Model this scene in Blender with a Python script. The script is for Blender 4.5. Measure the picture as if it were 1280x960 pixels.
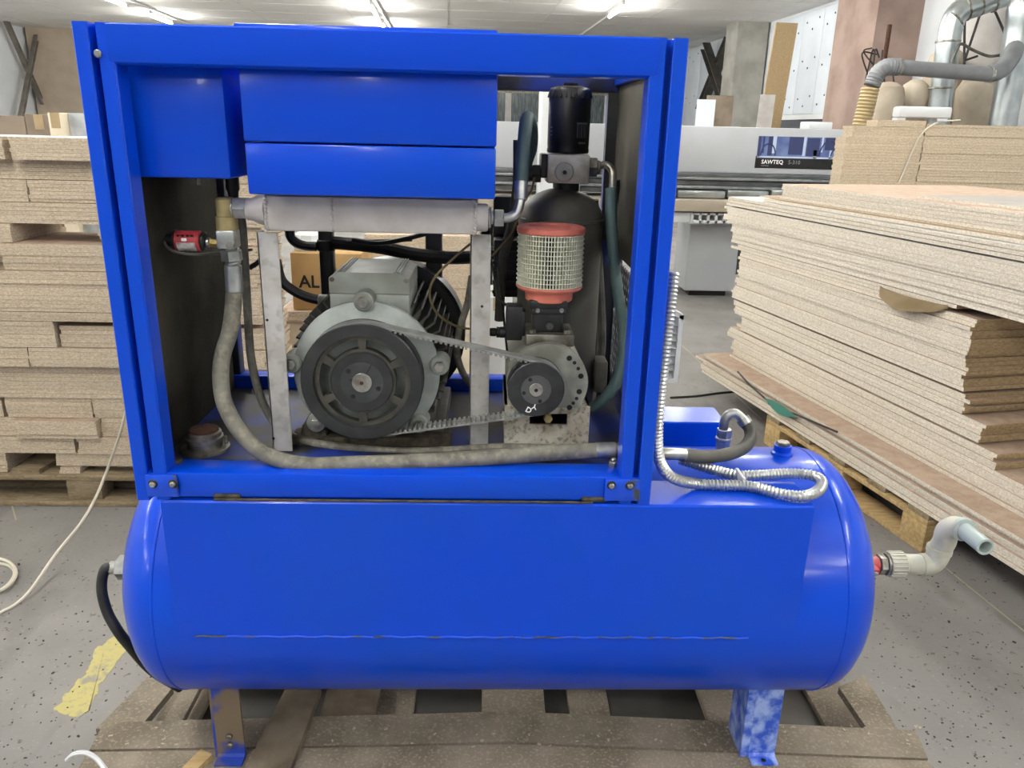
import bpy, bmesh, math, random
from mathutils import Vector, Matrix
random.seed(7)
for _o in list(bpy.data.objects): bpy.data.objects.remove(_o, do_unlink=True)
S = bpy.context.scene
COL = S.collection
# ------------------------------------------------------------------ camera (1280x960 frame)
FPX, PITCH, YAW, ROLL, CAMZ = 975.0, math.radians(18.0), math.radians(1.9), math.atan(71/2970), 1.62
FWD = Vector((math.sin(YAW)*math.cos(PITCH), math.cos(YAW)*math.cos(PITCH), -math.sin(PITCH)))
_R0 = Vector((math.cos(YAW), -math.sin(YAW), 0)); _U0 = _R0.cross(FWD)
RGT = _R0*math.cos(ROLL) + _U0*math.sin(ROLL)
UPV = _U0*math.cos(ROLL) - _R0*math.sin(ROLL)
EYE = Vector((0, 0, CAMZ))
cam = bpy.data.cameras.new('camera'); cam.sensor_width = 36.0; cam.lens = FPX/1280*36.0
cam.clip_start = 0.05; cam.clip_end = 200
camo = bpy.data.objects.new('camera', cam); COL.objects.link(camo)
_m = Matrix((RGT, UPV, -FWD)).transposed().to_4x4(); _m.translation = EYE
camo.matrix_world = _m
S.camera = camo
# ------------------------------------------------------------------ world, exposure
W = bpy.data.worlds.new('world'); S.world = W; W.use_nodes = True
W.node_tree.nodes['Background'].inputs[0].default_value = (0.92, 0.95, 1.0, 1)
W.node_tree.nodes['Background'].inputs[1].default_value = 0.36
S.view_settings.view_transform = 'Standard'; S.view_settings.look = 'None'
S.view_settings.gamma = 1.0; S.view_settings.use_curve_mapping = False
S.view_settings.exposure = 0.0
LAMP_W = 6.0
# ------------------------------------------------------------------ measuring helpers: a sight line met with a real plane
def ray(px, py): return FWD + RGT*((px-640)/FPX) - UPV*((py-480)/FPX)
def at(px, py, Y): d = ray(px, py); return EYE + d*(Y/d.y)
def atz(px, py, Z): d = ray(px, py); return EYE + d*((Z-CAMZ)/d.z)
HALL = math.radians(3.0)
HA = Vector((-math.sin(HALL), math.cos(HALL), 0)); HB = Vector((math.cos(HALL), math.sin(HALL), 0))
def hall(b, a, z): return HB*b + HA*a + Vector((0, 0, z))
def aton(px, py, b):            # meets the plane at lateral distance b of the hall
    d = ray(px, py); return EYE + d*(b/d.dot(HB))
def atdeep(px, py, a):          # meets the cross plane at hall depth a
    d = ray(px, py); return EYE + d*(a/d.dot(HA))
def lin(h):
    h = h.lstrip('#'); v = [int(h[i:i+2], 16)/255 for i in (0, 2, 4)]
    return tuple(c/12.92 if c <= .04045 else ((c+.055)/1.055)**2.4 for c in v) + (1,)
# ------------------------------------------------------------------ materials
MATS = {}
def mat(name, col, rough=.5, metal=0., col2=None, scale=8., bump=0., bscale=60., col3=None, scale3=120., amt3=.5,
        stretch=(1, 1, 1), coat=0., emit=0., rand=0., alpha=1., trans=0., lo=.4, hi=.62, spec=.5, world=False):
    m = bpy.data.materials.new(name); m.use_nodes = True; nt = m.node_tree; N = nt.nodes; L = nt.links
    b = N['Principled BSDF']; MATS[name] = m
    b.inputs['Base Color'].default_value = lin(col); b.inputs['Roughness'].default_value = rough
    b.inputs['Metallic'].default_value = metal; b.inputs['Coat Weight'].default_value = coat
    b.inputs['Specular IOR Level'].default_value = spec
    b.inputs['Coat Roughness'].default_value = .12
    b.inputs['Transmission Weight'].default_value = trans
    if alpha < 1: b.inputs['Alpha'].default_value = alpha
    if emit:
        b.inputs['Emission Color'].default_value = lin(col); b.inputs['Emission Strength'].default_value = emit
    tc = N.new('ShaderNodeTexCoord'); mp = N.new('ShaderNodeMapping'); mp.inputs['Scale'].default_value = stretch
    if world:
        g = N.new('ShaderNodeNewGeometry'); L.new(g.outputs['Position'], mp.inputs['Vector'])
    else:
        oi = N.new('ShaderNodeObjectInfo'); ad = N.new('ShaderNodeVectorMath'); ad.operation = 'ADD'
        mu = N.new('ShaderNodeMath'); mu.operation = 'MULTIPLY'; mu.inputs[1].default_value = 37.0
        L.new(oi.outputs['Random'], mu.inputs[0]); L.new(tc.outputs['Object'], ad.inputs[0]); L.new(mu.outputs[0], ad.inputs[1])
        L.new(ad.outputs[0], mp.inputs['Vector'])
    out = None
    def noise(sc, det=4):
        n = N.new('ShaderNodeTexNoise'); n.inputs['Scale'].default_value = sc; n.inputs['Detail'].default_value = det
        L.new(mp.outputs['Vector'], n.inputs['Vector']); return n
    def mix(a, bcol, fac):
        x = N.new('ShaderNodeMix'); x.data_type = 'RGBA'
        if isinstance(a, tuple): x.inputs[6].default_value = a
        else: L.new(a, x.inputs[6])
        x.inputs[7].default_value = bcol; L.new(fac, x.inputs[0]); return x.outputs[2]
    if col2:
        n = noise(scale, 5); r = N.new('ShaderNodeMapRange'); r.inputs[1].default_value = lo; r.inputs[2].default_value = hi
        L.new(n.outputs['Fac'], r.inputs[0]); out = mix(lin(col), lin(col2), r.outputs[0])
    if col3:
        n = noise(scale3, 2); r = N.new('ShaderNodeMapRange'); r.inputs[1].default_value = .52; r.inputs[2].default_value = .66
        r.inputs[4].default_value = amt3
        L.new(n.outputs['Fac'], r.inputs[0]); out = mix(out or lin(col), lin(col3), r.outputs[0])
    if rand:
        oi2 = N.new('ShaderNodeObjectInfo'); r = N.new('ShaderNodeMapRange'); r.inputs[3].default_value = 1-rand; r.inputs[4].default_value = 1+rand
        L.new(oi2.outputs['Random'], r.inputs[0]); h = N.new('ShaderNodeHueSaturation'); L.new(r.outputs[0], h.inputs['Value'])
        if out: L.new(out, h.inputs['Color'])
        else: h.inputs['Color'].default_value = lin(col)
        out = h.outputs[0]
    if out: L.new(out, b.inputs['Base Color'])
    if bump:
        n = noise(bscale, 3); bp = N.new('ShaderNodeBump'); bp.inputs['Strength'].default_value = bump; bp.inputs['Distance'].default_value = .004
        L.new(n.outputs['Fac'], bp.inputs['Height']); L.new(bp.outputs[0], b.inputs['Normal'])
    return m
mat('blue', '#0042ca', .30, col2='#0044c4', scale=3, bump=.03, bscale=420, coat=.3, spec=.2)
mat('blue_worn', '#0846cc', .36, col2='#39404a', scale=26, lo=.52, hi=.6, bump=.05, bscale=200)
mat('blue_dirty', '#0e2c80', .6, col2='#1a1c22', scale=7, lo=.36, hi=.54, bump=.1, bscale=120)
mat('foam_black', '#23221d', .95, col2='#3a372e', scale=4, bump=.3, bscale=90, spec=.1)
mat('panel_dirty', '#4a473c', .8, col2='#2a2822', scale=5, bump=.15, bscale=60, spec=.2)
mat('grey_paint', '#cdc8c6', .45, col2='#bcb7b3', scale=14, bump=.03, bscale=200)
mat('grey_bar', '#bfbebd', .5, col2='#aeaba6', scale=18, col3='#4a443a', scale3=40, amt3=.25, bump=.05, bscale=200)
mat('mount_white', '#cec9bb', .6, col2='#9d927d', scale=14, col3='#4b4031', scale3=110, amt3=.55, bump=.1, bscale=90)
mat('cast_grey', '#a9aba0', .5, .25, col2='#7d7e73', scale=12, bump=.12, bscale=150)
mat('motor_grey', '#9ba09a', .5, .1, col2='#83867f', scale=9, bump=.08, bscale=160)
mat('motor_dark', '#4a4a44', .6, .1, col2='#2b2b27', scale=11, bump=.1, bscale=120)
mat('flange_light', '#a9b0ac', .5, .2, col2='#8b918c', scale=16)
mat('iron_black', '#2b2d2e', .42, .35, col2='#37393a', scale=22, bump=.04, bscale=200)
mat('pulley_face', '#45474a', .38, .55, col2='#5c5e5e', scale=10)
mat('pulley_web', '#3e3e3a', .5, .4, col2='#56544d', scale=18, bump=.1, bscale=120)
mat('steel', '#b9b9b4', .28, .9, col2='#8c8b84', scale=40)
mat('steel_dull', '#9a978d', .42, .8, col2='#6b675c', scale=30)
mat('zinc', '#c3c6c4', .3, .85, col2='#9a9d99', scale=26)
mat('brass', '#b39a5e', .36, .8, col2='#8a774a', scale=26)
mat('brass_dull', '#b8a878', .45, .4, col2='#9a8c63', scale=18)
mat('hose_grey', '#77756b', .75, col2='#5c5a52', scale=24, col3='#a09a86', scale3=60, amt3=.35, bump=.06, bscale=150)
mat('hose_dark', '#3b3b37', .6, col2='#55534b', scale=16, bump=.05, bscale=150)
mat('hose_teal', '#3b5254', .6, col2='#4a5f5e', scale=20, bump=.05, bscale=150)
mat('rubber', '#151515', .5, col2='#232323', scale=20)
mat('belt_rubber', '#868886', .5, col2='#6f706c', scale=40)
mat('plastic_black', '#17181a', .38, col2='#222325', scale=14)
mat('can_black', '#050507', .38, spec=.3)
mat('can_print', '#4a4f57', .4)
mat('tank_grey', '#4a4a43', .5, col2='#57564e', scale=6, bump=.1, bscale=160)
mat('filter_red', '#e88672', .6, col2='#dc7a67', scale=20)
mat('filter_paper', '#ecedd9', .8, col2='#dcddc6', scale=30)
mat('filter_wire', '#eceddd', .5)
mat('valve_red', '#b03a3c', .4)
mat('label_white', '#d9d6d2', .5, col2='#8e8c8c', scale=60)
mat('conduit', '#c6c8c6', .3, .85)
mat('pvc_white', '#c3c3b4', .45, col2='#adab9b', scale=16)
mat('pvc_grey', '#a3b0ad', .4)
mat('rust', '#4c2a1a', .85, col2='#2e1c12', scale=40, bump=.4, bscale=160)
mat('grime', '#4b4436', .85, col2='#2b2720', scale=60, bump=.4, bscale=180)
mat('yellow_wire', '#6f6346', .5)
mat('block_alu', '#c2c1b8', .45, .35, col2='#9b998e', scale=22)
mat('chip_edge', '#c9baa4', .85, col2='#b0a089', scale=70, lo=.35, hi=.65, col3='#e0d3b9', scale3=150, amt3=.75, stretch=(1, 1, 2.2), bump=.25, bscale=160, rand=.05, spec=.15)
mat('chip_edge_light', '#d6cec0', .85, col2='#bfb4a2', scale=70, lo=.35, hi=.65, col3='#f0eadf', scale3=170, amt3=.8, stretch=(1, 1, 2.2), bump=.25, bscale=160, rand=.05, spec=.15)
mat('chip_end', '#b39c7a', .9, col2='#957f60', scale=60, lo=.35, hi=.65, col3='#c9b389', scale3=120, amt3=.7, stretch=(1, 1, 2.2), bump=.3, bscale=120, rand=.05, spec=.1)
mat('chip_face', '#b5a08e', .7, col2='#a8917f', scale=20, col3='#c2b09c', scale3=200, amt3=.5, rand=.03, spec=.2)
mat('grey_face', '#99948f', .6, col2='#908a84', scale=6)
mat('lam_face', '#c9c7c4', .5, col2='#bcb9b5', scale=6, rand=.02)
mat('pallet_wood', '#8c7d66', .85, col2='#75674f', scale=9, col3='#a89a80', scale3=50, amt3=.5, stretch=(1, 6, 6), bump=.3, bscale=60, rand=.07, spec=.15)
mat('pallet_pale', '#b89f74', .8, col2='#a48a5f', scale=10, stretch=(1, 6, 6), bump=.2, bscale=60, rand=.05, spec=.15)
mat('pallet_dusty', '#857c6f', .92, col2='#6c6457', scale=6, col3='#9b9080', scale3=130, amt3=.6, bump=.5, bscale=110, rand=.05, spec=.1)
mat('plank_dark', '#756b5d', .92, col2='#574e42', scale=8, bump=.5, bscale=70, spec=.1)
mat('concrete_column', '#a8a69f', .9, col2='#94928a', scale=2.2, bump=.2, bscale=20, world=True)
mat('wall_white', '#d8dcdf', .7, col2='#cfd3d7', scale=.8, world=True)
mat('panel_white', '#dde3ea', .6, col2='#d3dae2', scale=1.2)
mat('wall_tan', '#b7a896', .85, col2='#ab9b88', scale=1.5, world=True)
mat('ceiling_white', '#f3f0ec', .9, col2='#ebe7e2', scale=.6, world=True)
mat('pink_concrete', '#a08a80', .9, col2='#88736a', scale=1.5, bump=.2, bscale=12, world=True)
mat('wire_dark', '#2a2624', .6)
mat('steel_brace', '#5a5651', .6, .3, col2='#48443f', scale=4)
mat('brace_grey', '#857f78', .5, .3, col2='#736d66', scale=4)
mat('brace_teal', '#4f9cb2', .5)
mat('galvanised', '#b4babb', .28, .85, col2='#9aa1a3', scale=5, bump=.05, bscale=20)
mat('duct_grey', '#75777a', .45, col2='#686a6d', scale=6)
mat('hose_beige', '#a8946c', .6)
mat('bag_cloth', '#b3a898', .9, col2='#9c9080', scale=3, bump=.3, bscale=14)
mat('bag_white', '#cfcac6', .9, col2='#c1bbb6', scale=3, bump=.2, bscale=10)
mat('machine_grey', '#b9bcc0', .45, col2='#b2b5b9', scale=2)
mat('machine_white', '#d3d6d8', .45)
mat('rail_dark', '#55575a', .4, .4, col2='#6b6d70', scale=5)
mat('rail_mid', '#8f9294', .4, .5, col2='#7c7f81', scale=12)
mat('table_tan', '#a09686', .5)
mat('black', '#0a0a0b', .5)
mat('print_black', '#08080a', .35)
mat('print_white', '#f0f0f0', .5)
mat('print_grey', '#8d8f93', .5)
mat('print_blue', '#6c7fae', .5, col2='#4a5a8c', scale=6)
mat('print_dark', '#2a3560', .5)
mat('print_pale', '#b9c6e0', .5)
mat('glass_dark', '#53575d', .15, coat=.3)
mat('curtain', '#5d6a6d', .3, col2='#3c484c', scale=5, stretch=(6, 6, .7), coat=.4, lo=.45, hi=.55)
mat('cardboard', '#b08f5e', .85, col2='#a28253', scale=6)
mat('carton_white', '#ddd3bd', .8, col2='#d3c8b0', scale=5)
mat('carton_brown', '#877a6c', .85, col2='#776a5d', scale=5)
mat('wrap_grey', '#8d9195', .25, col2='#a5a9ac', scale=14, bump=.4, bscale=24, coat=.3)
mat('strap_white', '#d6d8da', .45)
mat('cable_white', '#c9c3b3', .5)
mat('tape_green', '#3f7f70', .35)
mat('paper_label', '#b09c7a', .7, col2='#a38f6c', scale=8)
mat('lamp_tube', '#fdfcf6', .4, emit=215.0)
mat('lamp_body', '#d0d0cd', .5)
mat('frame_white', '#dcdedd', .5)
mat('crumb', '#3a362f', .95)
mat('crumb_pale', '#a79c88', .9)

def floor_material():
    m = bpy.data.materials.new('floor_concrete'); m.use_nodes = True; nt = m.node_tree; N = nt.nodes; L = nt.links; b = N['Principled BSDF']
    g = N.new('ShaderNodeNewGeometry')
    def noise(sc, det=6, st=(1, 1, 1)):
        mp = N.new('ShaderNodeMapping'); mp.inputs['Scale'].default_value = st; L.new(g.outputs['Position'], mp.inputs['Vector'])
        n = N.new('ShaderNodeTexNoise'); n.inputs['Scale'].default_value = sc; n.inputs['Detail'].default_value = det
        L.new(mp.outputs[0], n.inputs['Vector']); return n.outputs['Fac']
    def mix(a, c, fac):
        x = N.new('ShaderNodeMix'); x.data_type = 'RGBA'
        if isinstance(a, tuple): x.inputs[6].default_value = a
        else: L.new(a, x.inputs[6])
        x.inputs[7].default_value = c; L.new(fac, x.inputs[0]); return x.outputs[2]
    def rng(f, a, c, hi=1.0):
        r = N.new('ShaderNodeMapRange'); r.inputs[1].default_value = a; r.inputs[2].default_value = c; r.inputs[4].default_value = hi; L.new(f, r.inputs[0]); return r.outputs[0]
    c = mix(lin('#787673'), lin('#85827f'), rng(noise(1.7), .4, .6))
    c = mix(c, lin('#64625e'), rng(noise(5.5, 8, (1, .5, 1)), .55, .72, .7))
    c = mix(c, lin('#49463f'), rng(noise(36, 3), .64, .70, .75))
    c = mix(c, lin('#9d988f'), rng(noise(85, 2), .66, .72, .5))
    L.new(c, b.inputs['Base Color'])
    L.new(rng(noise(3.0), .3, .7, .25), b.inputs['Roughness'])
    ad = N.new('ShaderNodeMath'); ad.operation = 'ADD'; ad.inputs[1].default_value = .5
    L.new(rng(noise(3.0), .3, .7, .3), ad.inputs[0]); L.new(ad.outputs[0], b.inputs['Roughness'])
    bp = N.new('ShaderNodeBump'); bp.inputs['Strength'].default_value = .35; bp.inputs['Distance'].default_value = .004
    L.new(noise(55, 5), bp.inputs['Height']); L.new(bp.outputs[0], b.inputs['Normal'])
    MATS['floor_concrete'] = m
floor_material()
# ------------------------------------------------------------------ mesh helpers
OFF = {}
def tag(o, label=None, cat=None, group=None, kind=None):
    if label: o['label'] = label
    if cat: o['category'] = cat
    if group: o['group'] = group
    if kind: o['kind'] = kind
    return o
def thing(name, loc, label, cat, group=None):
    o = bpy.data.objects.new(name, None); o.empty_display_size = .05; COL.objects.link(o)
    o.location = loc; OFF[o.name] = Vector(loc); return tag(o, label, cat, group)
def finish(bm, sharp=.6):
    bmesh.ops.recalc_face_normals(bm, faces=bm.faces)
    for f in bm.faces: f.smooth = True
    for e in bm.edges:
        if len(e.link_faces) == 2:
            if e.calc_face_angle(0) > sharp: e.smooth = False
def obj(name, bm, m, parent=None, sharp=.6, slots=None, label=None, kind=None):
    finish(bm, sharp)
    if parent is not None: off = OFF[parent.name]
    else:
        vs = [v.co for v in bm.verts]
        off = Vector(((min(v.x for v in vs)+max(v.x for v in vs))/2, (min(v.y for v in vs)+max(v.y for v in vs))/2, min(v.z for v in vs)))
    for v in bm.verts: v.co -= off
    me = bpy.data.meshes.new(name); bm.to_mesh(me); bm.free()
    for s in (slots or [m]): me.materials.append(MATS[s])
    o = bpy.data.objects.new(name, me); COL.objects.link(o)
    if parent is not None: o.parent = parent; OFF[o.name] = off
    else: o.location = off; OFF[o.name] = off
    return tag(o, label, kind=kind)
def B(): return bmesh.new()
def bx(bm, p, q, bev=0, M=None, mi=None):
    (x0, y0, z0), (x1, y1, z1) = p, q
    r = bmesh.ops.create_cube(bm, size=1); vs = r['verts']
    for v in vs: v.co = Vector((x0+(v.co.x+.5)*(x1-x0), y0+(v.co.y+.5)*(y1-y0), z0+(v.co.z+.5)*(z1-z0)))
    if bev:
        es = list({e for v in vs for e in v.link_edges})
        rb = bmesh.ops.bevel(bm, geom=es, offset=bev, segments=2, affect='EDGES', profile=.5)
        vs = list({v for f in rb['faces'] for v in f.verts} | {v for v in vs if v.is_valid})
    if M is not None:
        for v in vs: v.co = M @ v.co
    if mi is not None:
        for f in {f for v in vs for f in v.link_faces}: f.material_index = mi
    return vs
def frame(d):
    d = Vector(d).normalized(); a = Vector((0, 0, 1)) if abs(d.z) < .9 else Vector((1, 0, 0))
    x = d.cross(a).normalized(); return x, d.cross(x).normalized(), d
def lathe(bm, o, axis, prof, seg=24, closed=False, phase=0.):
    o = Vector(o); x, y, d = frame(axis); rings = []
    for r, h in prof:
        if r < 1e-6: rings.append([bm.verts.new(o+d*h)])
        else: rings.append([bm.verts.new(o+d*h+(x*math.cos(phase+2*math.pi*i/seg)+y*math.sin(phase+2*math.pi*i/seg))*r) for i in range(seg)])
    prs = list(zip(rings, rings[1:])) + ([(rings[-1], rings[0])] if closed else [])
    for a, b in prs:
        for i in range(seg):
            j = (i+1) % seg
            try:
                if len(a) == 1 and len(b) == 1: continue
                if len(a) == 1: bm.faces.new((a[0], b[i], b[j]))
                elif len(b) == 1: bm.faces.new((a[i], a[j], b[0]))
                else: bm.faces.new((a[i], a[j], b[j], b[i]))
            except ValueError: pass
def cyl(bm, p, q, r, r2=None, seg=20, phase=0.):
    p, q = Vector(p), Vector(q); h = (q-p).length; r2 = r if r2 is None else r2
    lathe(bm, p, q-p, [(0, 0), (r, 0), (r2, h), (0, h)], seg, phase=phase)
def rcyl(bm, p, q, r, c=.002, seg=20):   # cylinder with chamfered rims
    p, q = Vector(p), Vector(q); h = (q-p).length
    lathe(bm, p, q-p, [(0, 0), (r-c, 0), (r, c), (r, h-c), (r-c, h), (0, h)], seg)
def hexa(bm, p, q, r): 
    p, q = Vector(p), Vector(q); h = (q-p).length; c = r*.08
    lathe(bm, p, q-p, [(0, 0), (r-c, 0), (r, c), (r, h-c), (r-c, h), (0, h)], 6)
def catmull(pts, n=8):
    P = [Vector(p) for p in pts]
    if len(P) < 3: return P
    P = [P[0]*2-P[1]] + P + [P[-1]*2-P[-2]]; out = []
    for i in range(1, len(P)-2):
        a, b, c, d = P[i-1:i+3]
        for k in range(n):
            t = k/n
            out.append(.5*((2*b)+(-a+c)*t+(2*a-5*b+4*c-d)*t*t+(-a+3*b-3*c+d)*t**3))
    out.append(P[-2]); return out
def sweep(bm, pts, r, seg=10, n=8, smooth=True, rfun=None):
    P = catmull(pts, n) if smooth else [Vector(p) for p in pts]
    T = [(P[min(i+1, len(P)-1)]-P[max(i-1, 0)]).normalized() for i in range(len(P))]
    x, y, _ = frame(T[0]); rings = []; s = 0
    for i, p in enumerate(P):
        if i:
            ax = T[i-1].cross(T[i])
            if ax.length > 1e-7:
                q = Matrix.Rotation(T[i-1].angle(T[i]), 3, ax.normalized()); x = q @ x; y = q @ y
            s += (p-P[i-1]).length
        rr = rfun(s, i) if rfun else r
        rings.append([bm.verts.new(p+(x*math.cos(2*math.pi*k/seg)+y*math.sin(2*math.pi*k/seg))*rr) for k in range(seg)])
    for a, b in zip(rings, rings[1:]):
        for k in range(seg): bm.faces.new((a[k], a[(k+1) % seg], b[(k+1) % seg], b[k]))
    bm.faces.new(rings[0][::-1]); bm.faces.new(rings[-1])
    return P
def resample(P, step):
    out = [P[0]]; acc = 0
    for a, b in zip(P, P[1:]):
        d = (b-a).length
        while acc+d >= step and d > 0:
            t = (step-acc)/d; a = a.lerp(b, t); out.append(a.copy()); d = (b-a).length; acc = 0
        acc += d
    return out
def prism(bm, poly, vec):        # closed outline swept along a vector
    vec = Vector(vec); a = [bm.verts.new(Vector(p)) for p in poly]; b = [bm.verts.new(Vector(p)+vec) for p in poly]
    n = len(a); bm.faces.new(a[::-1]); bm.faces.new(b)
    for i in range(n): bm.faces.new((a[i], a[(i+1) % n], b[(i+1) % n], b[i]))
def circ(c, r, n=24, a0=0, a1=2*math.pi, full=True):  # points in the xz plane at fixed y
    k = n if full else n-1
    return [Vector((c[0]+r*math.cos(a0+(a1-a0)*i/k), c[1], c[2]+r*math.sin(a0+(a1-a0)*i/k))) for i in range(n)]
ORD = ('topmost', 'second', 'third', 'fourth', 'fifth', 'sixth', 'seventh', 'eighth', 'ninth', 'tenth', 'eleventh', 'twelfth', 'thirteenth', 'fourteenth', 'fifteenth', 'sixteenth', 'seventeenth', 'eighteenth', 'nineteenth', 'twentieth')
def nth(i, n):      # which one of a bundle of n, counted from its top, i counted from its bottom
    k = n-1-i
    if n == 1: return 'single'
    if k == n-1: return 'lowest'
    if k == 0: return 'topmost'
    return ORD[k]+' from top' if k < 20 else 'lower'
def words(name, text, size, M, m, parent, bold=False, ext=.0004):
    cu = bpy.data.curves.new(name, 'FONT'); cu.body = text; cu.size = size; cu.extrude = ext; cu.resolution_u = 2
    if bold: cu.offset = size*.02
    t = bpy.data.objects.new(name+'_tmp', cu); COL.objects.link(t)
    me = bpy.data.meshes.new_from_object(t.evaluated_get(bpy.context.evaluated_depsgraph_get()))
    bpy.data.objects.remove(t, do_unlink=True)
    off = OFF[parent.name]; me.transform(Matrix.Translation(-off) @ M); me.materials.clear(); me.materials.append(MATS[m])
    o = bpy.data.objects.new(name, me); COL.objects.link(o); o.parent = parent; OFF[o.name] = off
    return o
FRONTAL = Matrix.Rotation(math.pi/2, 4, 'X')      # text standing upright, facing the camera side (-y)
# ================================================================== the hall (setting)
ZC = 4.15
def hbox(bm, b0, b1, a0, a1, z0, z1, bev=0, mi=None):
    M = Matrix.Rotation(HALL, 4, 'Z'); return bx(bm, (b0, a0, z0), (b1, a1, z1), bev, M, mi)
def struct(name, bm, m, parent=None, **k):
    o = obj(name, bm, m, parent, **k)
    if parent is None: o['kind'] = 'structure'
    return o
def hrect(b0, b1, a0, a1, z0, z1):
    bm = B(); hbox(bm, b0, b1, a0, a1, z0, z1); return bm
floor = struct('floor', hrect(-13, 8.2, -9, 27, -.2, 0), 'floor_concrete')
ceiling = struct('ceiling', hrect(-13, 8.2, -9, 27, ZC, ZC+.2), 'ceiling_white')
wall_back = struct('wall_back', hrect(-13, 8.2, 26, 26.3, 0, ZC), 'wall_white')
wall_left = struct('wall_left', hrect(-12.6, -12.3, -9, 26, 0, ZC), 'wall_white')
wall_right = struct('wall_right', hrect(7.5, 7.8, -9, 26, 0, ZC), 'wall_white')
# ceiling slab joints (flat seams in the lining)
bm = B()
for k in range(18): hbox(bm, -12.2, 7.4, 1.0+k*1.4, 1.012+k*1.4, ZC-.004, ZC)
for k in range(9): hbox(bm, -11.5+k*2.3, -11.488+k*2.3, 0, 26, ZC-.004, ZC)
o = obj('ceiling_joints', bm, 'lamp_body', ceiling); o['kind'] = 'stuff'
# tan partition panel on the back wall, left
struct('wall_partition', hrect(-12.2, -8.2, 25.7, 26, 0, ZC), 'wall_tan')
# white insulation sheets with round fixings, two bays of the right wall
def bay(a0, a1, z0, z1, n):
    w = (a1-a0)/n; dots = B()
    for i in range(n):
        bm = B(); hbox(bm, 7.40, 7.5, a0+i*w+.006, a0+(i+1)*w-.006, z0, z1, .012)
        obj('insulation_panel', bm, 'panel_white', wall_right)
        for zz in (z0+.25, (z0+z1)/2, z1-.25):
            for t in (.2, .5, .8):
                p = hall(7.40, a0+(i+t)*w, zz+.1*math.sin(i*3+t*9)); cyl(dots, p, p-HB*.008, .02, seg=8)
    o = obj('fixing_washer', dots, 'wire_dark', wall_right); o['kind'] = 'stuff'
bay(14.45, 18.2, 2.08, 4.06, 4)
bay(21.4, 25.6, 1.2, 4.06, 3)
# window strip below the insulation
win = B(); hbox(win, 7.42, 7.5, 13.9, 18.1, 1.98, 2.08); hbox(win, 7.42, 7.5, 13.9, 18.1, 1.0, 1.08)
hbox(win, 7.42, 7.5, 18.0, 18.1, 1.0, 2.08); hbox(win, 7.42, 7.5, 13.9, 14.0, 1.0, 2.08)
window_1 = struct('window_1', win, 'frame_white')
obj('pane', hrect(7.47, 7.49, 14.0, 18.0, 1.08, 1.98), 'glass_dark', window_1)
# columns
struct('column_concrete', hrect(6.72, 7.45, 19.3, 20.1, 0, ZC), 'concrete_column')
col2 = struct('column_pink', hrect(6.75, 7.5, 13.0, 14.4, 0, ZC), 'pink_concrete')
c0 = at(676, 150, 7.3); c1 = at(729, 150, 7.3)
# dark doorway with strip curtain, seen through the compressor
door_1 = struct('door_1', hrect(.3, 5.3, 25.9, 26, 0, 2.75), 'black')
bm = B(); hbox(bm, .1, .3, 25.85, 26, 0, 2.95); hbox(bm, 5.3, 5.5, 25.85, 26, 0, 2.95); hbox(bm, .1, 5.5, 25.85, 26, 2.75, 2.95)
obj('door_frame', bm, 'steel_brace', door_1)
t = thing('strip_curtain', hall(2.8, 25.5, 0), 'grey plastic strip curtain hanging in the far doorway seen behind the oil filter', 'curtain')
bm = B(); hbox(bm, .3, 5.3, 25.55, 25.62, 2.72, 2.8); obj('curtain_rail', bm, 'steel_dull', t)
for k in range(24):
    bm = B(); b0 = .32+k*.207; hbox(bm, b0, b0+.2, 25.56+.02*(k % 2), 25.565+.02*(k % 2), .04, 2.73)
    obj('strip', bm, 'lam_face' if k % 5 == 2 else 'curtain', t)
# steel cross braces, left wall and right wall
def beam_between(name, p, q, w, m, parent=None):
    p, q = Vector(p), Vector(q); d = q-p; L = d.length; x, y, z = frame(d)
    M = Matrix((x, y, z)).transposed().to_4x4(); M.translation = p
    bm = B(); bx(bm, (-w/2, -w/2, 0), (w/2, -w/2+.02, L), 0, M); bx(bm, (-w/2, w/2-.02, 0), (w/2, w/2, L), 0, M); bx(bm, (-.012, -w/2, 0), (.012, w/2, L), 0, M)
    return obj(name, bm, m, parent)
def crossing(lab, pts, b, w, down=True, m='steel_brace'):
    P = [aton(x, y, b) for x, y in pts]; base = (P[1]+P[3])/2; base.z = 0
    t = thing('cross_brace', base, lab, 'brace')
    for i, (p, q) in enumerate(((P[0], P[1]), (P[2], P[3]))):
        d = (q-p).normalized(); q2 = q + d*((q.z)/-d.z) if d.z < -.05 and down else q+d*.6
        off = HB*(.12*i*(-1 if b > 0 else 1))
        beam_between('brace_bar', p+off, q2+off, w, m, t)
    return t
crossing('grey steel cross brace standing against the white left wall', [(5, 20), (58, 140), (43, 31), (22, 138)], -12.05, .12, True, 'brace_grey')
crossing('dark steel cross brace in front of the white wall beside the blue right post', [(911, 50), (882, 120), (887, 58), (909, 122)], 7.15, .22, False)
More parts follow.
